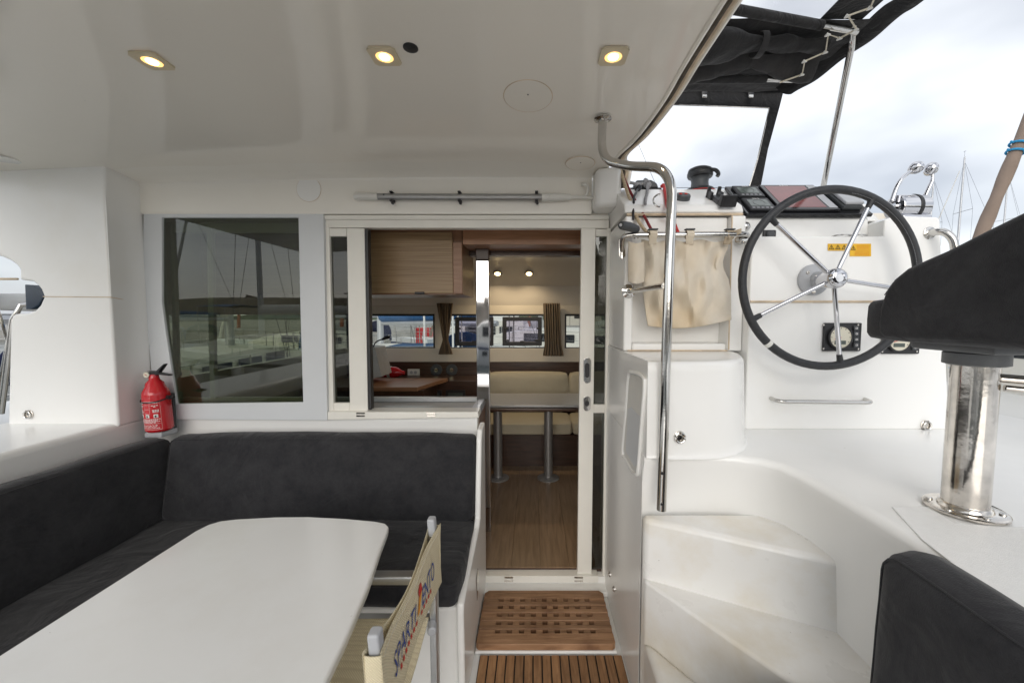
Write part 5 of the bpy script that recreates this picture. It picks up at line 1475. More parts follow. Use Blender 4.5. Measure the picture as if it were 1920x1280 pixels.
def engine_panel(label, x0, y0):
    t_ = thing('engine_gauge', label, 'gauge panel', 'engine gauge panels', loc=at(x0, y0 + 53, Y=YC))
    A_, B_ = at(x0, y0 + 53, Y=YC - 0.001), at(x0 + 73, y0, Y=YC - 0.001)
    b_ = MB(); b_.box(A_.x, B_.x, YC - 0.012, YC - 0.0008, A_.z, B_.z, 0.004, 2); b_.build('panel_plate', 'black', t_)
    c_ = at(x0 + 33, y0 + 27, Y=YC - 0.012)
    b_ = MB(); b_.lathe([(0.052, 0), (0.052, 0.012), (0.046, 0.014), (0.046, 0.010)], c_, (0, -1, 0), 36); gz = b_.build('gauge_bezel', 'black', t_)
    b_ = MB(); b_.lathe([(0.0455, 0.0103), (0, 0.0105)], c_, (0, -1, 0), 36); b_.build('gauge_dial', 'dial', gz)
    b_ = MB()
    for k in range(9):
        a = R(-30 + 30 * k); d_ = V((math.cos(a), 0, math.sin(a)))
        b_.tube([c_ + d_ * 0.036 + V((0, -0.0112, 0)), c_ + d_ * 0.042 + V((0, -0.0112, 0))], 0.001, 4)
    b_.build('dial_marks', 'ink_black', gz)
    b_ = MB(); b_.tube([c_ + V((0, -0.0125, 0)), c_ + V((-0.026, -0.0125, -0.008))], 0.0014, 5); b_.build('needle', 'ink_red', gz)
    b_ = MB(); b_.box(c_.x - 0.026, c_.x + 0.022, c_.y - 0.0118, c_.y - 0.0108, c_.z - 0.030, c_.z - 0.014); b_.build('hour_meter', 'lcd', gz)
    for k in range(4):
        p_ = at(x0 + 63.5, y0 + 10 + 10.5 * k, Y=YC - 0.012)
        b_ = MB(); b_.box(p_.x - 0.011, p_.x + 0.011, p_.y - 0.008, p_.y + 0.002, p_.z - 0.0105, p_.z + 0.0105, 0.003, 2); bt = b_.build('button', 'dark_grey', t_)
        b_ = MB(); ring_plate(b_, [(p_.x + x * 0.0045, p_.y - 0.0086, p_.z + z * 0.0035) for x, z in ((-1, -1), (1, -1), (1, 1), (-1, 1))], [(p_.x + x * 0.003, p_.y - 0.0086, p_.z + z * 0.002) for x, z in ((-1, -1), (1, -1), (1, 1), (-1, 1))], (0, 0.0005, 0))
        b_.build('button_mark', 'ink_white', bt, smooth=0)
    for dx, dy in ((4, 4), (69, 4), (4, 49), (69, 49)):
        b_ = MB(); b_.lathe([(0.004, 0), (0.004, 0.002), (0, 0.0028)], at(x0 + dx, y0 + dy, Y=YC - 0.012), (0, -1, 0), 10); b_.build('screw', 'steel_worn', t_)
engine_panel('black engine gauge panel below the wheel hub', 1540, 605)
engine_panel('black engine gauge panel half hidden behind the helm seat', 1650, 610)
p = at(1442, 440, Y=1.772)
p = at(1442, 440, Y=1.777)
t = thing('power_socket', 'black round power socket on the console below the instrument panel', 'socket', loc=p)
b = MB(); b.box(p.x - 0.029, p.x + 0.029, p.y - 0.006, p.y + 0.004, p.z - 0.020, p.z + 0.020, 0.006, 3); b.build('socket_plate', 'black', t)
b = MB(); b.lathe([(0.017, 0), (0.017, 0.008), (0.012, 0.012), (0, 0.012)], p + V((0, -0.006, 0)), (0, -1, 0), 22); b.build('socket_cap', 'dark_grey', t)
p = at(1399, 424, Y=1.776)
tag(MB().lathe([(0.018, -0.002), (0.018, 0.004), (0.012, 0.010), (0, 0.012)], p, (0, -1, 0.2), 20).build('console_fitting', 'steel'), 'small oval chrome fitting below the instrument panel corner', 'fitting')

# throttle
tc_ = at(1702, 389, Y=1.80); tc_.z = 1.919 + 0.058
th_ = thing('engine_throttle', 'chrome twin lever engine throttle on the console end', 'throttle', loc=(tc_.x, tc_.y, 1.919))
b = MB(); b.lathe([(0.0, -0.088), (0.022, -0.088), (0.03, -0.080), (0.03, -0.066), (0.052, -0.062), (0.055, -0.055), (0.055, 0.058), (0.052, 0.064), (0.03, 0.066), (0.03, 0.080), (0.02, 0.086), (0, 0.086)], tc_, (1, 0, 0), 40); b.build('drum', 'chrome', th_)
b = MB(); b.lathe([(0.0565, -0.004), (0.058, 0.0), (0.0565, 0.012)], tc_ + V((0.012, 0, 0)), (1, 0, 0), 40); b.build('rubber_band', 'black', th_)
b = MB(); b.prism([(tc_.x - 0.062, tc_.y - 0.05, 1.917), (tc_.x + 0.065, tc_.y - 0.05, 1.917), (tc_.x + 0.065, tc_.y + 0.05, 1.917), (tc_.x - 0.062, tc_.y + 0.05, 1.917)], (0, 0, 0.018), 0.005, 2); b.build('pedestal', 'chrome', th_)
for pts, kb in ((((1672, 378), (1681, 352), (1692, 334), (1706, 322)), (1718, 314)), (((1731, 376), (1742, 352), (1748, 338), (1748, 326)), (1746, 316))):
    y0_ = 1.79
    L_ = smoothline([at(x, y, Y=y0_) for x, y in pts] + [at(kb[0], kb[1], Y=y0_)], 6)
    b = MB(); b.tube(L_, [0.0105 - 0.004 * k / (len(L_) - 1) for k in range(len(L_))], 12); lv = b.build('lever', 'chrome', th_)
    kc = at(kb[0], kb[1], Y=y0_); b = MB(); ax_ = (L_[-1] - L_[-6]).normalized()
    b.lathe([(0.008, -0.030), (0.017, -0.024), (0.0255, -0.010), (0.0265, 0.0), (0.024, 0.012), (0.016, 0.022), (0.0, 0.027)], kc, ax_ * 0.6 + V((0.5, -0.2, 0.2)), 28); b.build('lever_knob', 'chrome', lv)

# ================================================================== helm seat
hs_ = thing('helm_seat', 'charcoal upholstered helm seat on a polished steel pedestal', 'seat', loc=(1.103, 0.979, 1.0))
pc = V((1.103, 0.979, 1.0))
b = MB(); b.lathe([(0.079, 0.004), (0.079, 0.009), (0.075, 0.012), (0.052, 0.012), (0.05, 0.018), (0.0465, 0.022)], pc, n=44); bp_ = b.build('base_plate', 'steel_worn', hs_)
for k in range(6):
    a = k * PI / 3 + 0.3
    b = MB(); b.lathe([(0.007, 0.012), (0.007, 0.015), (0, 0.016)], pc + V((0.064 * math.cos(a), 0.064 * math.sin(a), 0)), n=12); b.build('bolt', 'steel', bp_)
b = MB(); b.tube([pc + V((0, 0, 0.018)), pc + V((0, 0, 0.395))], 0.0445, 32); b.build('pedestal', 'steel_worn', hs_)
b = MB(); b.lathe([(0.052, 0.375), (0.060, 0.378), (0.060, 0.405), (0.055, 0.408)], pc, n=36); b.build('swivel_collar', 'seat_grey', hs_)
b = MB(); b.prism([pc + V(q) for q in [(-0.07, -0.10, 0.409), (0.12, -0.10, 0.409), (0.12, 0.10, 0.409), (-0.07, 0.10, 0.409)]], (0, 0, 0.022), 0.006, 2); b.build('seat_bracket', 'seat_grey', hs_)
b = MB(); b.tube([pc + V((0.03, -0.02, 0.345)), pc + V((0.20, -0.10, 0.335)), pc + V((0.4, -0.1, 0.33))], 0.0125, 12); b.build('footrest_tube', 'steel_worn', hs_)
b = MB(); b.tube([pc + V((0.03, -0.04, 0.325)), pc + V((0.20, -0.125, 0.312)), pc + V((0.4, -0.13, 0.308))], 0.008, 10); b.build('footrest_tube', 'steel_worn', hs_)
XB = 0.955
prof = [(1643, 630), (1642, 605), (1646, 575), (1656, 545), (1672, 522), (1695, 503), (1725, 489), (1770, 469), (1840, 433), (1920, 393), (2040, 330), (2120, 330), (2120, 655), (1920, 648), (1700, 637), (1655, 633)]
P_ = [at(x, y, X=XB) for x, y in prof]
b = MB(); b.prism(P_, (0.13, 0, 0), 0.018, 4); b.build('side_bolster', 'cushion', hs_, smooth=50)
b = MB(); b.prism([p_ + V((0.36, 0, 0)) for p_ in P_], (0.13, 0, 0), 0.018, 4); b.build('side_bolster', 'cushion', hs_, smooth=50)
ysf, zsf = P_[0].y, P_[0].z
b = MB(); b.rbox((XB + 0.004, 0.62, zsf - 0.012), (XB + 0.486, 1.155, zsf + 0.105), 0.03, 0.05, 0.004); b.build('seat_pad', 'cushion', hs_, smooth=60, wn=False)
b = MB(); b.rbox((XB + 0.132, 0.52, zsf + 0.10), (XB + 0.358, 0.64, zsf + 0.52), 0.03, 0.05, 0.01); b.build('backrest', 'cushion', hs_, smooth=60, wn=False)
b = MB(); b.tube([p_ + V((0.004, 0.0, -0.012)) for p_ in P_[3:11]], 0.0012, 5); b.build('seam', 'dark_grey', hs_)


# ================================================================== bimini over the helm
bi = thing('bimini', 'black canvas bimini with laced edge over the helm', 'bimini', loc=(1.0, 1.9, 2.6))
ZBI = 2.68
ef = at(1478, 158, Z=2.60); em = at(1602, 62, Z=ZBI); er = at(1668, 8, Z=ZBI)
def bz(x, y):   # canvas height: rises from the front edge, sags a little
    return 2.60 + (ZBI - 2.60) * sstep(2.06, 1.72, y) + 0.02 * math.sin(PI * (x - 0.4) / 0.9) * 0
Y0, Y1 = 1.66, 2.03
def xr(y): return 1.245 + 0.11 * sstep(2.06, 1.7, y)
def canvas(u, v):
    y = Y1 + (Y0 - Y1) * v
    x = 0.40 + (xr(y) - 0.40) * u
    z = bz(x, y) - 0.02 * math.sin(PI * v) * (0.6 + 0.4 * math.sin(3 * u)) + 0.004 * math.sin(14 * u + 5 * v) + 0.003 * math.sin(29 * v + 8 * u)
    return (x, y, z)
b = MB(); b.grid(canvas, 40, 26); b.build('canvas_top', 'canvas_grey', bi, solid=0.003)
# rolled flap under the bow, with strap
def roll(u, v):
    x = 0.42 + 0.80 * u
    rr = 0.034 + 0.016 * math.sin(PI * (u * 1.05)) ** 2 + 0.012 * math.sin(4 * u + 1)
    if abs(u - 0.66) < 0.12: rr *= 0.62 + 0.38 * (abs(u - 0.66) / 0.12) ** 1.5
    a = 2 * PI * v
    return (x, 1.735 + rr * 1.5 * math.cos(a) + 0.004 * math.sin(20 * u + 6 * v), ZBI - 0.052 + rr * math.sin(a) * (1.0 + 0.25 * math.sin(7 * u)) + 0.006 * math.sin(11 * u) + 0.003 * math.sin(40 * u + 3 * a))
b = MB(); b.grid(roll, 60, 24); b.build('rolled_flap', 'canvas', bi)
def flapedge(u, v):
    x = 0.42 + 0.83 * u
    sag = 0.035 + 0.05 * abs(math.sin(PI * (u - 0.66) * 1.4)) ** 1.2
    y = 1.79 + (0.07 + 0.05 * abs(math.sin(PI * (u - 0.66) * 1.4))) * v
    return (x, y, ZBI - 0.05 - sag * math.sin(PI * v * 0.85) + 0.004 * math.sin(23 * u + 5 * v) + 0.003 * math.sin(51 * u))
b = MB(); b.grid(flapedge, 60, 10); b.build('loose_fold', 'canvas_grey', bi, solid=0.002)
xs_ = 0.42 + 0.80 * 0.66
b = MB(); b.grid(lambda u, v: (xs_ + (v - 0.5) * 0.026, 1.735 + 0.056 * math.cos(2 * PI * u), ZBI - 0.052 + 0.042 * math.sin(2 * PI * u)), 20, 2); b.build('roll_strap', 'canvas_grey', bi, solid=0.003)
# bows
q0, q1 = at(1541, 48, Z=ZBI - 0.02), at(1606, 60, Z=ZBI - 0.015)
qd = (q0 - q1).normalized()
b = MB(); b.tube([q0 + qd * 0.9, q0], 0.018, 12); b.build('bow_sleeve', 'canvas', bi)
b = MB(); b.tube([q0, q1], 0.0135, 12); b.build('frame_bow', 'steel', bi)
q0, q1 = at(1436, 149, Z=2.575), at(1490, 150, Z=2.575)
b = MB(); b.tube([q0 + V((-0.7, 0.0, 0)), q0], 0.018, 12); b.build('bow_sleeve', 'canvas', bi)
b = MB(); b.tube([q0, q1], 0.0125, 12); b.build('frame_bow', 'steel', bi)
tb0 = at(1541, 352, Y=2.10); tb0.z = 2.12
b = MB(); b.tube(bez([(tb0, 0), (em + V((0.008, 0.02, -0.03)), 0.03), (em + V((-0.05, -0.06, 0.01)), 0)], 6), 0.0135, 12); b.build('frame_leg', 'steel', bi)
# edge strip (valance) that turns round the side, with cord lacing
ep = smoothline([at(1462, 172, Z=2.575), at(1500, 150, Z=2.60), at(1550, 112, Z=2.635), at(1608, 70, Z=2.665), at(1662, 25, Z=2.68), at(1720, -20, Z=2.69), V((1.42, 1.1, 2.70)), V((1.42, 0.5, 2.70))], 8)
def strip(u, v):
    k_ = u * (len(ep) - 1); i = min(int(k_), len(ep) - 2); p_ = ep[i].lerp(ep[i + 1], k_ - i)
    return p_ + V((0.055 - 0.075 * v, 0.0, -0.012 + 0.03 * v - 0.012 * math.sin(PI * v))) + V((0, 0, 0.003 * math.sin(25 * u)))
b = MB(); b.grid(strip, 80, 6); b.build('edge_strip', 'canvas', bi, solid=0.003)
b = MB(); b.grid(lambda u, v: V((1.16 + 0.17 * v, 1.68 - 1.2 * u, ZBI + 0.012)), 10, 3); b.build('side_panel', 'canvas', bi, solid=0.003)
b = MB(); b.box(0.40, 1.17, 0.5, 1.675, ZBI + 0.014, ZBI + 0.016); b.build('clear_top', 'vinyl', bi)
lac = [(1462, 155), (1504, 140), (1509, 115), (1548, 98), (1553, 65), (1575, 72), (1606, 55), (1590, 30), (1632, 15), (1642, -8)]
LP_ = [at(x, y, Z=2.545 + 0.07 * min(1, k / 5)) for k, (x, y) in enumerate(lac)]
b = MB(); b.tube(LP_, 0.0035, 6); lc = b.build('lacing_cord', 'cord', bi)
for p_ in LP_[1:9]:
    b = MB(); b.prism([p_ + V(q) for q in [(-0.010, -0.008, -0.004), (0.012, 0.0, -0.004), (-0.006, 0.014, -0.004)]], (0, 0, 0.008), 0.002, 1); b.build('lacing_hook', 'white_plastic', lc)
# front window of the bimini: black border, clear vinyl
ws = thing('bimini_window', 'clear front window with wide black canvas border under the bimini', 'window', loc=at(1300, 345, Y=2.10))
YS = 2.09
o1 = [(1150, 152), (1474, 152), (1462, 200), (1440, 280), (1426, 352), (1150, 352)]
i1 = [(1150.2, 193), (1442, 203), (1436, 230), (1420, 300), (1404, 351.7), (1150.2, 351.7)]
b = MB(); ring_plate(b, [at(x, y, Y=YS) for x, y in o1], [at(x, y, Y=YS) for x, y in i1], (0, 0.006, 0)); b.build('canvas_border', 'canvas', ws, smooth=0)
b = MB(); b.prism([at(x, y, Y=YS + 0.003) for x, y in [(1151, 185), (1446, 190), (1425, 300), (1408, 351), (1151, 351)]], (0, 0.0015, 0)); b.build('pane', 'vinyl', ws)
b = MB(); b.tube([at(1180, 195, Y=YS - 0.003), at(1300, 198, Y=YS - 0.003), at(1442, 203, Y=YS - 0.003), at(1436, 230, Y=YS - 0.003), at(1420, 300, Y=YS - 0.003), at(1405, 350, Y=YS - 0.003)], 0.003, 6); b.build('hem', 'steel_worn', ws)
b = MB(); b.grid(lambda u, v: at(1150 + 330 * u, 150 + 18 * v + 2 * math.sin(9 * u), Y=YS - 0.012 - 0.008 * math.sin(PI * v)), 40, 5); b.build('zip_flap', 'canvas_grey', ws, solid=0.003)
for x in (1321, 1408):
    b = MB(); b.grid(lambda u, v: at(x - 5 + 10 * v, 140 + 40 * u, Y=YS - 0.026), 6, 2); sp_ = b.build('strap', 'black', ws, solid=0.003)
    b = MB(); c_ = at(x, 181, Y=YS - 0.028); b.box(c_.x - 0.012, c_.x + 0.012, c_.y - 0.006, c_.y + 0.004, c_.z - 0.008, c_.z + 0.008, 0.003, 1); b.build('buckle', 'steel', sp_)

# ================================================================== marina
WZ = -1.05
def water_mat():
    m, n, bs = new_mat('harbour_water')
    L = n.links.new
    bs.inputs['Base Color'].default_value = (0.035, 0.055, 0.05, 1)
    bs.inputs['Roughness'].default_value = 0.08
    bs.inputs['IOR'].default_value = 1.33
    t_ = n.nodes.new('ShaderNodeTexCoord')
    z_ = n.nodes.new('ShaderNodeTexNoise'); z_.inputs['Scale'].default_value = 1.6; z_.inputs['Detail'].default_value = 5
    L(t_.outputs['Object'], z_.inputs['Vector'])
    bp2 = n.nodes.new('ShaderNodeBump'); bp2.inputs['Strength'].default_value = 0.35; bp2.inputs['Distance'].default_value = 0.15
    L(z_.outputs[0], bp2.inputs['Height']); L(bp2.outputs[0], bs.inputs['Normal'])
    return m
M['water'] = water_mat()
b = MB(); b.bm.faces.new([b.bm.verts.new(p_) for p_ in ((-900, -900, WZ), (900, -900, WZ), (900, 900, WZ), (-900, 900, WZ))])
struct(b.build('water', 'water', smooth=0))
M['hill'] = simple('scrub_hillside', (0.05, 0.07, 0.035), 0.95, 0, 0.6, 0.12, 0.5, 0.5)
M['rock'] = simple('breakwater_rock', (0.22, 0.19, 0.15), 0.9, 0, 0.45, 0.6, 0.6, 2.0)
M['concrete'] = simple('pontoon_concrete', (0.30, 0.29, 0.27), 0.85, 0, 0.2, 1.5, 0.2, 6)
M['leaf'] = simple('pine_green', (0.045, 0.075, 0.03), 0.9, 0, 0.5, 0.8, 0.4, 3)
M['hull_white'] = simple('white_hull', (0.72, 0.72, 0.71), 0.18, 0, 0.03, 0.6, 0.01)
M['hull_navy'] = simple('navy_hull', (0.015, 0.03, 0.09), 0.15, 0, 0.1, 0.6)
M['deck_cream'] = simple('cream_deck', (0.62, 0.60, 0.54), 0.5, 0, 0.06, 2)
M['mast'] = simple('silver_mast', (0.50, 0.51, 0.53), 0.4, 0.6, 0.05, 2)
M['sail_tan'] = simple('tan_sail_cover', (0.23, 0.175, 0.14), 0.9, 0, 0.12, 4, 0.3, 12)
M['sail_white'] = simple('white_sail_cover', (0.68, 0.67, 0.64), 0.85, 0, 0.08, 4, 0.3, 12)
M['blue_canvas'] = simple('blue_canvas', (0.02, 0.10, 0.26), 0.8, 0, 0.2, 4, 0.2, 12)
M['sea_glass'] = simple('dark_boat_window', (0.02, 0.023, 0.027), 0.08)
M['orange'] = simple('orange_dock_edge', (0.45, 0.17, 0.07), 0.8, 0, 0.2, 3)
M['fender'] = simple('white_fender', (0.66, 0.65, 0.62), 0.45, 0, 0.05, 5)
M['wall_far'] = simple('pale_render', (0.60, 0.56, 0.49), 0.9, 0, 0.1, 0.5)
M['roof_far'] = simple('terracotta_roof', (0.32, 0.13, 0.07), 0.9, 0, 0.2, 1)


def ridge(name, pts, width, hfun, seed, mat):
    def f(u, v):
        k_ = u * (len(pts) - 1); i = min(int(k_), len(pts) - 2); p_ = V(pts[i]).lerp(V(pts[i + 1]), k_ - i)
        d_ = (V(pts[i + 1]) - V(pts[i])).normalized(); nn = V((-d_.y, d_.x, 0))
        x = p_ + nn * (v - 0.5) * width
        h = hfun(u) * math.sin(PI * v) ** 0.8
        h *= 0.75 + 0.5 * noise.noise(V((x.x * 0.02 + seed, x.y * 0.02, 0))) + 0.12 * noise.noise(V((x.x * 0.15, x.y * 0.15, seed)))
        return (x.x, x.y, WZ - 0.3 + h)
    b_ = MB(); b_.grid(f, 90, 16)
    return struct(b_.build(name, mat))
ridge('hills', [(-240, 290, 0), (-150, 310, 0), (-60, 330, 0), (160, 300, 0), (380, 200, 0), (460, 20, 0)], 170, lambda u: (20 + 9 * math.sin(7 * u)) * sstep(0, 0.35, u) * sstep(1.0, 0.7, u) + 1, 1.3, 'hill')
# breakwater behind the stern: piled rocks in front of a bank
bw = struct(ridge('breakwater', [(-90, -34, 0), (-30, -30, 0), (30, -32, 0), (100, -40, 0)], 9, lambda u: 4.0, 4.0, 'rock'))
rr_ = random.Random(11)
rock_m = []
for k in range(4):
    b = MB(); bmesh.ops.create_icosphere(b.bm, subdivisions=1, radius=0.75)
    for v in b.bm.verts: v.co += noise.noise_vector(v.co * 1.7 + V((k * 9, 0, 0))) * 0.32; v.co.z *= 0.75
    rock_m.append(b)
rock_o = [bb_.build('rock', 'rock', bw, smooth=0) for bb_ in rock_m]
for k in range(150):
    u = k / 150 + rr_.uniform(0, 0.006)
    o = rock_o[k] if k < 4 else rock_o[k % 4].copy()
    if k >= 4: C.objects.link(o); o.parent = bw
    x = -60 + 120 * u; y = -30 + rr_.uniform(-0.5, 4.0); s_ = rr_.uniform(0.6, 1.35)
    o.location = (x, y, WZ + max(0.1, 3.0 - (y + 30) * 0.75) + rr_.uniform(-0.2, 0.3)); o.scale = (s_, s_ * rr_.uniform(0.8, 1.2), s_); o.rotation_euler = (rr_.uniform(0, 6), rr_.uniform(0, 6), rr_.uniform(0, 6))


def boat_rails(root, L, half, fb):
    for s_ in (-1, 1):
        b_ = MB()
        ptsr = []
        for i in range(9):
            t = 0.03 + 0.95 * i / 8; w2 = max(0.03, half(t)) * 0.97; z0_ = fb * (1 + 0.28 * t * t); y = -L / 2 + L * t + 0.2 * t
            b_.tube([(s_ * w2, y, z0_ - 0.02), (s_ * w2, y, z0_ + 0.62)], 0.014, 6); ptsr.append(V((s_ * w2, y, z0_ + 0.62)))
        b_.tube(ptsr, 0.008, 6); b_.tube([p_ - V((0, 0, 0.3)) for p_ in ptsr], 0.006, 6)
        b_.build('guard_rail', 'steel', root)
        for t0 in (0.3, 0.5, 0.66):
            w2 = half(t0) + 0.13; z0_ = fb * 0.75
            b_ = MB(); b_.lathe([(0.0, -0.34), (0.07, -0.32), (0.11, -0.25), (0.115, 0.15), (0.08, 0.24), (0.03, 0.28), (0.02, 0.34)], (s_ * w2, -L / 2 + L * t0, z0_ * 0.75), n=12); b_.build('fender', 'fender', root)
    return root


def sailboat(L=11.0, hull='hull_white', hood='navy', cover='sail_white', stripe='hull_navy', mast_h=14.0, motor=False, bare=False):
    """boat lying along +Y, bow at +Y, waterline at z = 0"""
    root = bpy.data.objects.new('sailboat' if not motor else 'motorboat', None); C.objects.link(root)
    Bm = L * 0.30
    def half(t): return Bm / 2 * (1 - max(0, (t - 0.45) / 0.55) ** 2.2) * (0.80 + 0.20 * min(1, t / 0.35))
    rings_ = []
    fb = L * 0.105
    for i in range(17):
        t = i / 16; w_ = max(0.02, half(t)); y = -L / 2 + L * t; sh = fb * (1 + 0.28 * t * t)
        rings_.append([(-w_ * 0.72, y - 0.0, -0.15), (-w_ * 0.94, y, sh * 0.35), (-w_, y + 0.25 * t, sh), (w_, y + 0.25 * t, sh), (w_ * 0.94, y, sh * 0.35), (w_ * 0.72, y, -0.15)])
    b_ = MB(); b_.loft(rings_); hl = b_.build('hull', hull, root, smooth=50)
    for s_ in (-1, 1):
        b_ = MB(); b_.grid(lambda u, v: (s_ * (max(0.02, half(u)) * (0.975 + 0.01 * v) + 0.012), -L / 2 + L * u + 0.2 * u, fb * (1 + 0.28 * u * u) * (0.72 + 0.10 * v)), 24, 1); b_.build('hull_stripe', stripe, hl, solid=0.01)
        for t0 in (0.35, 0.55):
            b_ = MB(); b_.grid(lambda u, v: (s_ * (half(t0) * 0.965 + 0.03), -L / 2 + L * (t0 + 0.06 * u), fb * (0.50 + 0.2 * v)), 2, 1); b_.build('hull_window', 'sea_glass', hl, solid=0.012)
    ch_ = L * (0.055 if not motor else 0.11)
    rings_ = []
    for t, hh in ((0.30, 1.0), (0.34, 1.0), (0.5, 1.0), (0.62, 0.85), (0.72, 0.5), (0.80, 0.05)):
        w_ = half(t) * 0.66; y = -L / 2 + L * t; z0_ = fb * (1 + 0.28 * t * t) - 0.02
        rings_.append([(-w_, y, z0_), (-w_ * 0.86, y, z0_ + ch_ * hh), (0, y, z0_ + ch_ * hh * 1.12), (w_ * 0.86, y, z0_ + ch_ * hh), (w_, y, z0_)])
    b_ = MB(); b_.loft(rings_); cb_ = b_.build('cabin', 'deck_cream', root, smooth=35)
    for s_ in (-1, 1):
        for t0 in (0.36, 0.45, 0.54):
            w_ = half(t0) * 0.66; z0_ = fb * (1 + 0.28 * t0 * t0)
            b_ = MB(); b_.box(s_ * w_ * 0.945 - 0.012, s_ * w_ * 0.945 + 0.012, -L / 2 + L * t0, -L / 2 + L * (t0 + 0.07), z0_ + ch_ * 0.3, z0_ + ch_ * 0.75, 0.005, 1); b_.build('cabin_window', 'sea_glass', cb_)
    if bare: return boat_rails(root, L, half, fb)
    # spray hood and bimini
    y0_ = -L / 2 + L * 0.24; w_ = half(0.27) * 0.75; zc_ = fb * 1.02
    b_ = MB(); b_.grid(lambda u, v: (w_ * math.cos(PI * u) * -1 * (1 - 0.12 * v), y0_ + L * 0.11 * (1 - v) * (0.4 + 0.6 * math.sin(PI * u)) + L * 0.03 * v, zc_ + (0.25 + 0.95 * math.sin(PI * u) ** 0.5 * (0.35 + 0.65 * v)) * L * 0.085), 22, 8); hd = b_.build('spray_hood', hood, root, solid=0.02)
    for u_ in (0.3, 0.5, 0.7):
        x_ = -w_ * math.cos(PI * u_) * 0.95
        b_ = MB(); b_.box(x_ - w_ * 0.14, x_ + w_ * 0.14, y0_ + L * 0.085, y0_ + L * 0.09, zc_ + L * 0.05, zc_ + L * 0.085, 0.004, 1); b_.build('hood_window', 'fender', hd)
    b_ = MB(); b_.grid(lambda u, v: (w_ * (2 * u - 1), -L / 2 + L * (0.04 + 0.16 * v), zc_ + L * 0.185 + 0.10 * math.sin(PI * u) + 0.03 * math.sin(PI * v)), 10, 6); bm_ = b_.build('bimini', hood, root, solid=0.03)
    b_ = MB()
    for s_ in (-1, 1):
        for yy in (0.05, 0.19): b_.tube([(s_ * w_ * 0.98, -L / 2 + L * yy, zc_ - 0.05), (s_ * w_ * 0.98, -L / 2 + L * yy, zc_ + L * 0.185)], 0.018, 6)
    b_.build('bimini_frame', 'steel', bm_)
    boat_rails(root, L, half, fb)
    if not motor:
        ym = -L / 2 + L * 0.58; zd_ = fb * 1.1 + ch_ * 0.8
        b_ = MB(); b_.tube([(0, ym, zd_ - 0.1), (0, ym - 0.05, zd_ + mast_h * 0.5), (0, ym - 0.12, zd_ + mast_h)], [0.095, 0.085, 0.06], 10); ms = b_.build('mast', 'mast', root)
        b_ = MB(); b_.tube([(0, ym - 0.1, zd_ + mast_h), (0, ym - 0.1, zd_ + mast_h + 0.5)], 0.008, 5); b_.box(-0.12, 0.12, ym - 0.11, ym - 0.10, zd_ + mast_h + 0.45, zd_ + mast_h + 0.47); b_.build('wind_vane', 'dark_grey', ms)
        for fz in (0.38, 0.68):
            b_ = MB(); b_.tube([(-Bm * 0.28, ym - 0.25, zd_ + mast_h * fz), (0, ym - 0.05, zd_ + mast_h * fz - 0.05), (Bm * 0.28, ym - 0.25, zd_ + mast_h * fz)], 0.022, 6); b_.build('spreader', 'mast', ms)
        b_ = MB()
        topm = V((0, ym - 0.1, zd_ + mast_h * 0.98))
        for s_ in (-1, 1):
            a_ = V((s_ * Bm * 0.44, ym - 0.25, fb)); m1 = V((s_ * Bm * 0.28, ym - 0.25, zd_ + mast_h * 0.38)); m2 = V((s_ * Bm * 0.28, ym - 0.25, zd_ + mast_h * 0.68))
            b_.tube([a_, m1, m2, topm], 0.008, 5); b_.tube([a_, V((0, ym - 0.05, zd_ + mast_h * 0.38))], 0.007, 5)
        b_.tube([V((0, -L / 2 + 0.1, fb)), topm], 0.008, 5)
        b_.build('rigging', 'dark_grey', ms)
        b_ = MB(); b_.tube([V((0, L / 2 - 0.15, fb * 1.3)), topm.lerp(V((0, L / 2 - 0.15, fb * 1.3)), 0.06)], [0.055, 0.03], 8); b_.build('furled_jib', cover, root)
        b_ = MB(); b_.tube([V((0, ym - 0.15, zd_ + 0.95)), V((0, ym - L * 0.2, zd_ + 0.98)), V((0, ym - L * 0.40, zd_ + 0.95))], [0.22, 0.19, 0.10], 10); bo = b_.build('sail_cover', cover, root)
        b_ = MB(); b_.tube([V((0, ym - 0.1, zd_ + 0.72)), V((0, ym - L * 0.42, zd_ + 0.74))], 0.07, 8); b_.build('boom', 'mast', bo)
    else:
        w_ = half(0.4) * 0.55; y0_ = -L / 2 + L * 0.33; z0_ = fb * 1.08 + ch_ * 0.95
        b_ = MB(); b_.prism([(-w_, y0_, z0_), (w_, y0_, z0_), (w_ * 0.9, y0_ + L * 0.2, z0_), (-w_ * 0.9, y0_ + L * 0.2, z0_)], (0, -L * 0.02, L * 0.075), 0.08, 3); fbk = b_.build('flybridge', hull, root)
        b_ = MB(); b_.tube([(-w_, y0_, z0_ + L * 0.06), (-w_, y0_ - 0.1, z0_ + L * 0.19), (w_, y0_ - 0.1, z0_ + L * 0.19), (w_, y0_, z0_ + L * 0.06)], 0.035, 8); b_.build('radar_arch', 'hull_white', fbk)
        b_ = MB(); b_.box(-w_ * 0.9, w_ * 0.9, y0_ + L * 0.178, y0_ + L * 0.19, z0_ - ch_ * 0.5, z0_ - ch_ * 0.05, 0.01, 1); b_.build('windscreen', 'sea_glass', fbk)
    return root


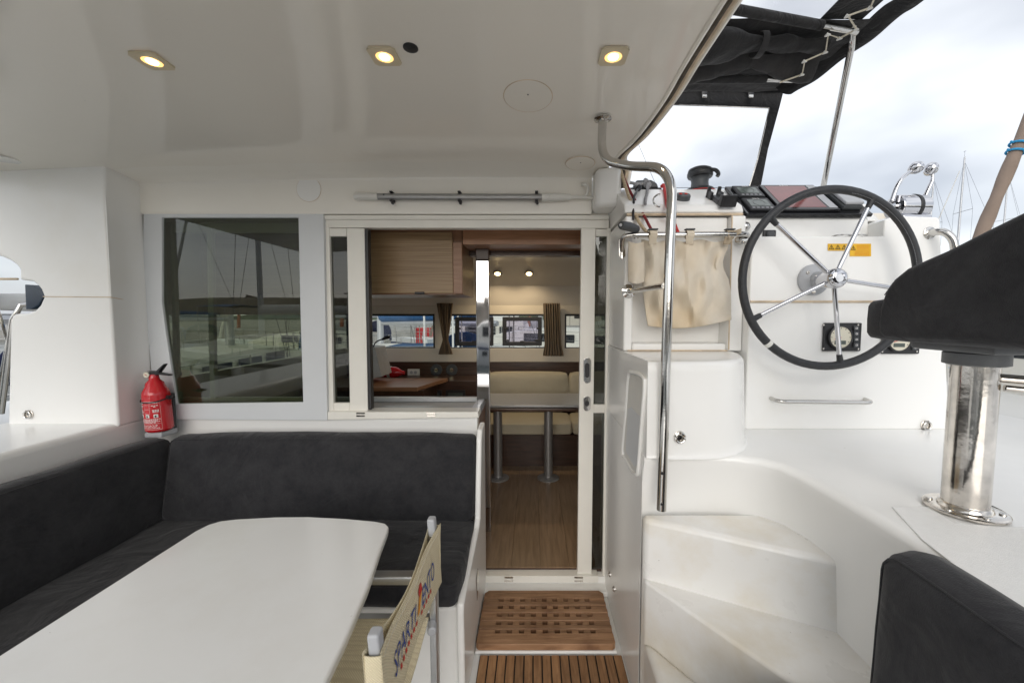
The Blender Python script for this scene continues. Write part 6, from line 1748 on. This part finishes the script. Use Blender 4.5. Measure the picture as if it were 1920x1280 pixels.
def put(src, loc, rz, label, group=None, first=False, s=1.0):
    o = src if first else copy_tree(src)
    o.location = (loc[0], loc[1], WZ if len(loc) < 3 else loc[2]); o.rotation_euler = (0, 0, R(rz)); o.scale = (s, s, s)
    return tag(o, label, 'boat', group)
G1 = 'boats moored around the harbour'
A_ = sailboat(11, 'hull_white', 'navy', 'sail_white', 'hull_navy', 14)
B_ = sailboat(10, 'hull_navy', 'blue_canvas', 'blue_canvas', 'hull_white', 13)
D_ = sailboat(12, 'hull_white', 'sail_tan', 'sail_tan', 'mast', 15.5)
E_ = sailboat(10, 'hull_white', 'sail_white', 'sail_white', 'hull_navy', 0, True)
put(B_, (-3.9, 11.5), 62, 'navy hulled sailing yacht with blue canvas seen through the wide front window', G1, True)
put(A_, (-9.0, 17.0), 80, 'white sailing yacht with navy spray hood moored beyond the navy yacht', G1, True)
put(E_, (-2.6, 22.0), 95, 'white motorboat at the far pontoon behind the red locker', G1, True)
put(D_, (1.2, 15.5), 75, 'white sailing yacht with tan canvas seen beyond the framed hatches', G1, True)
put(E_, (4.2, 20.0), 100, 'white motorboat moored beyond the yacht with tan canvas', G1)
put(A_, (37.0, 34.0), 80, 'white yacht with navy hood whose tall mast rises between throttle and furled sail', G1)
put(D_, (50.0, 42.0), 95, 'white yacht with tan canvas whose mast rises past the furled sail', G1)
put(B_, (35.3, 35.0), 90, 'navy hulled yacht whose mast rises beside the throttle levers', G1)
put(A_, (-6.9, 8.2), 6, 'white sailing yacht berthed alongside beyond the pillar notch', G1)
put(E_, (-13.5, 7.0), 6, 'white motorboat two berths beyond the pillar notch', G1)
F_ = sailboat(14, 'hull_white', 'sail_white', 'sail_white', 'fender', 0, False, True)
F_.name = 'white_launch'
put(F_, (5.7, 5.0), -3, 'large low white launch berthed alongside the helm deck', G1, True, 1.25)
put(A_, (-9.0, -10.0), 100, 'white yacht with navy hood moored astern and mirrored in the window', G1)
put(E_, (-1.5, -16.0), 90, 'white motorboat moored astern of the cockpit', G1)
put(D_, (7.5, -12.0), 80, 'white yacht with tan canvas moored astern of the helm seat', G1)
put(B_, (-19.0, -16.0), 95, 'navy hulled yacht moored far astern by the breakwater', G1)
# pontoon with red locker, dinghy
b = MB(); b.box(-26, 30, 18.0, 19.4, WZ + 0.02, WZ + 0.55, 0.04, 2)
pt = thing('pontoon', 'grey concrete pontoon with orange edge beyond the front windows', 'pontoon', loc=(0, 18.7, WZ)); b.build('pontoon_deck', 'concrete', pt)
b = MB(); b.box(-26, 30, 17.94, 17.995, WZ + 0.28, WZ + 0.56, 0.01, 1); b.build('edge_rail', 'orange', pt)
p = at(787, 640, Y=15.0)
rl_ = thing('dock_locker', 'bright red upright dock locker seen through the wide front window', 'locker', loc=(-5.1, 18.6, WZ + 0.55))
b = MB(); b.box(-5.5, -4.75, 18.4, 18.9, WZ + 0.552, WZ + 1.95, 0.03, 2); b.build('locker_body', 'red_gloss', rl_)
b = MB(); b.lathe([(0.28, 0), (0.34, 0.03), (0.34, 0.10), (0.28, 0.13), (0.22, 0.10), (0.22, 0.03), (0.28, 0)], (-4.35, 18.4, WZ + 1.2), (0, -1, 0), 22); b.build('lifebuoy', 'orange', rl_)
dg_ = thing('dinghy', 'blue inflatable dinghy with white floor moored past the straight curtain', 'dinghy', G1, loc=(1.35, 8.3, WZ))
b = MB(); b.tube(smoothline([(0.55, 7.2, WZ + 0.28), (0.45, 8.4, WZ + 0.28), (0.7, 9.4, WZ + 0.34), (1.3, 9.8, WZ + 0.42), (1.9, 9.4, WZ + 0.34), (2.1, 8.4, WZ + 0.28), (2.0, 7.2, WZ + 0.28)], 6), 0.25, 14); b.build('tube', 'blue_canvas', dg_)
b = MB(); b.box(0.6, 1.95, 7.25, 9.2, WZ + 0.1, WZ + 0.18, 0.02, 1); b.build('dinghy_floor', 'hull_white', dg_)
# own foredeck beyond the front windows
b = MB(); b.prism([(-2.2, 4.76, 0.80), (2.1, 4.76, 0.80), (2.3, 9.0, 0.55), (-2.5, 9.0, 0.55)], (0, 0, -0.25), 0.05, 3)
fd = struct(b.build('foredeck', 'gel'))
b = MB(); b.prism([(-2.3, 5.0, 0.80), (-0.9, 5.0, 0.80), (-1.05, 6.6, 0.70), (-2.3, 6.6, 0.70)], (0, 0, 0.26), 0.10, 4); b.build('raised_hatch_coaming', 'gel', fd)
b = MB(); b.box(-2.0, -1.3, 5.3, 5.95, 1.03, 1.075, 0.02, 2); b.build('deck_hatch', 'sea_glass', fd)
b = MB()
for x in (-2.1, -1.45):
    b.tube(bez([((x, 7.6, 0.60), 0), ((x, 7.6, 1.85), 0.18), ((x + 0.55, 7.6, 1.85), 0.18), ((x + 0.55, 7.6, 0.60), 0)], 6), 0.02, 8)
pr = thing('bow_pulpit', 'tall white tubular bow rail on the foredeck seen through the wide front window', 'rail', loc=(-1.5, 7.6, 0.6)); b.build('rail_tube', 'hull_white', pr)
# spars near the helm: furled sail with blue lashings
sp0, sp1 = at(1822, 480, Y=4.6), at(1925, 236, Y=4.6)
dv = (sp1 - sp0)
fs_ = thing('furled_sail', 'tan furled sail lashed with blue line rising beyond the helm seat', 'sail', loc=sp0 - dv * 0.9)
b = MB(); b.tube(smoothline([sp0 - dv * 1.0, sp0 - dv * 0.3, sp0 + dv * 0.3, sp0 + dv, sp0 + dv * 2.4, sp0 + dv * 5], 8), [0.062 + 0.006 * math.sin(k * 1.3) for k in range(41)], 12); b.build('rolled_cloth', 'sail_tan', fs_)
for k in (0.80, 0.86):
    c_ = sp0 + dv * k; b = MB(); ax_ = dv.normalized(); sd = ax_.cross(V((0, 1, 0))).normalized(); up_ = ax_.cross(sd)
    b.tube([c_ + (sd * math.cos(a) + up_ * math.sin(a)) * 0.074 for a in [2 * PI * j / 20 for j in range(20)]], 0.012, 6, True); b.tube([c_ + sd * 0.1, c_ + V((1.2, 0, -0.22))], 0.01, 6); b.build('lashing', 'blue_rope', fs_)
# hanging blue line and stanchion rail at the deck edge
line('rope', [at(1783, 676, Y=2.3), at(1785, 700, Y=2.3), at(1787, 722, Y=2.3), at(1784, 728, Y=2.3)], 0.008, 'blue_rope', 'blue line hanging beyond the console end')
line('rope', [at(1781, 688, Y=2.3), at(1792, 705, Y=2.3), at(1806, 722, Y=2.4)], 0.007, 'blue_rope', 'slanting blue line beyond the console end')
gr_ = thing('stern_rail', 'slanted stainless rail posts outside the pillar', 'rail', loc=at(5, 770, Y=2.3))
b = MB(); b.tube([at(2, 775, Y=2.3), at(24, 600, Y=2.3), at(38, 573, Y=2.32), at(60, 570, Y=2.4)], 0.014, 10); b.build('rail_tube', 'steel', gr_)
b = MB(); b.tube([at(-8, 760, Y=2.4), at(14, 640, Y=2.4), at(-10, 560, Y=2.4)], 0.008, 8); b.build('rail_tube', 'steel', gr_)
# trees and houses on the shore
def tree(loc, h, label):
    t_ = thing('pine_tree', label, 'tree', 'trees on the far shore', loc=loc)
    b_ = MB(); b_.tube([V(loc), V(loc) + V((0.1 * h * 0.3, 0, h * 0.45)), V(loc) + V((0, 0, h * 0.8))], [h * 0.035, h * 0.025, h * 0.01], 7); b_.build('trunk', 'roof_far', t_)
    b_ = MB(); r3 = random.Random(int(loc[0] * 10))
    for k in range(420):
        d_ = V((r3.gauss(0, 1), r3.gauss(0, 1), r3.gauss(0, 0.8))); d_.normalize(); rad = r3.uniform(0.45, 1.0) * (0.75 + 0.35 * noise.noise(d_ * 2 + V(loc)))
        c2 = V(loc) + V((0, 0, h * 0.66)) + V((d_.x * h * 0.34, d_.y * h * 0.34, d_.z * h * 0.34)) * rad
        e1 = V((r3.gauss(0, 1), r3.gauss(0, 1), r3.gauss(0, 1))).normalized() * h * 0.06; e2 = e1.cross(d_).normalized() * h * 0.05
        b_.bm.faces.new([b_.bm.verts.new(q_) for q_ in (c2 - e1, c2 + e2, c2 + e1, c2 - e2)])
    b_.build('crown', 'leaf', t_, smooth=0)
for k in range(16):
    x = -34 + k * 4.6 + rr_.uniform(-1.2, 1.2); tree((x, 46 + rr_.uniform(-4, 8), WZ + 0.8), rr_.uniform(4.5, 7.5), 'bushy green pine on the far shore behind the moored boats')
b = MB(); b.box(-120, 120, 40, 120, WZ - 0.3, WZ + 1.0)
struct(b.build('quay', 'concrete'))
def house(x, y, w_, h_, label, k=0):
    t_ = thing('shore_house', label, 'house', 'houses on the far shore', loc=(x, y, WZ + 1))
    b_ = MB(); b_.box(x, x + w_, y, y + 6, WZ + 1.0, WZ + 1 + h_); b_.build('wall', 'wall_far', t_)
    b_ = MB(); b_.prism([(x - 0.3, y - 0.3, WZ + 1.01 + h_), (x + w_ + 0.3, y - 0.3, WZ + 1.01 + h_), (x + w_ + 0.3, y + 3, WZ + 2.4 + h_), (x - 0.3, y + 3, WZ + 2.4 + h_)], (0, 0, 0.2)); b_.build('roof', 'roof_far', t_)
    n2 = int(w_ / 2.2)
    for i in range(n2):
        for zz in ([1.6] if h_ < 4 else [1.6, 4.2]):
            b_ = MB(); xx = x + 0.8 + i * 2.2; b_.box(xx, xx + 0.9, y - 0.05, y + 0.02, WZ + 1 + zz - 0.6, WZ + 1 + zz + 0.6); b_.build('window', 'sea_glass', t_)
house(-13, 52, 9, 3.4, 'long pale house with red roof on the far shore')
house(3, 58, 7, 5.6, 'two storey pale house on the far shore')
house(22, 54, 10, 3.2, 'low pale house on the far shore past the dinghy')
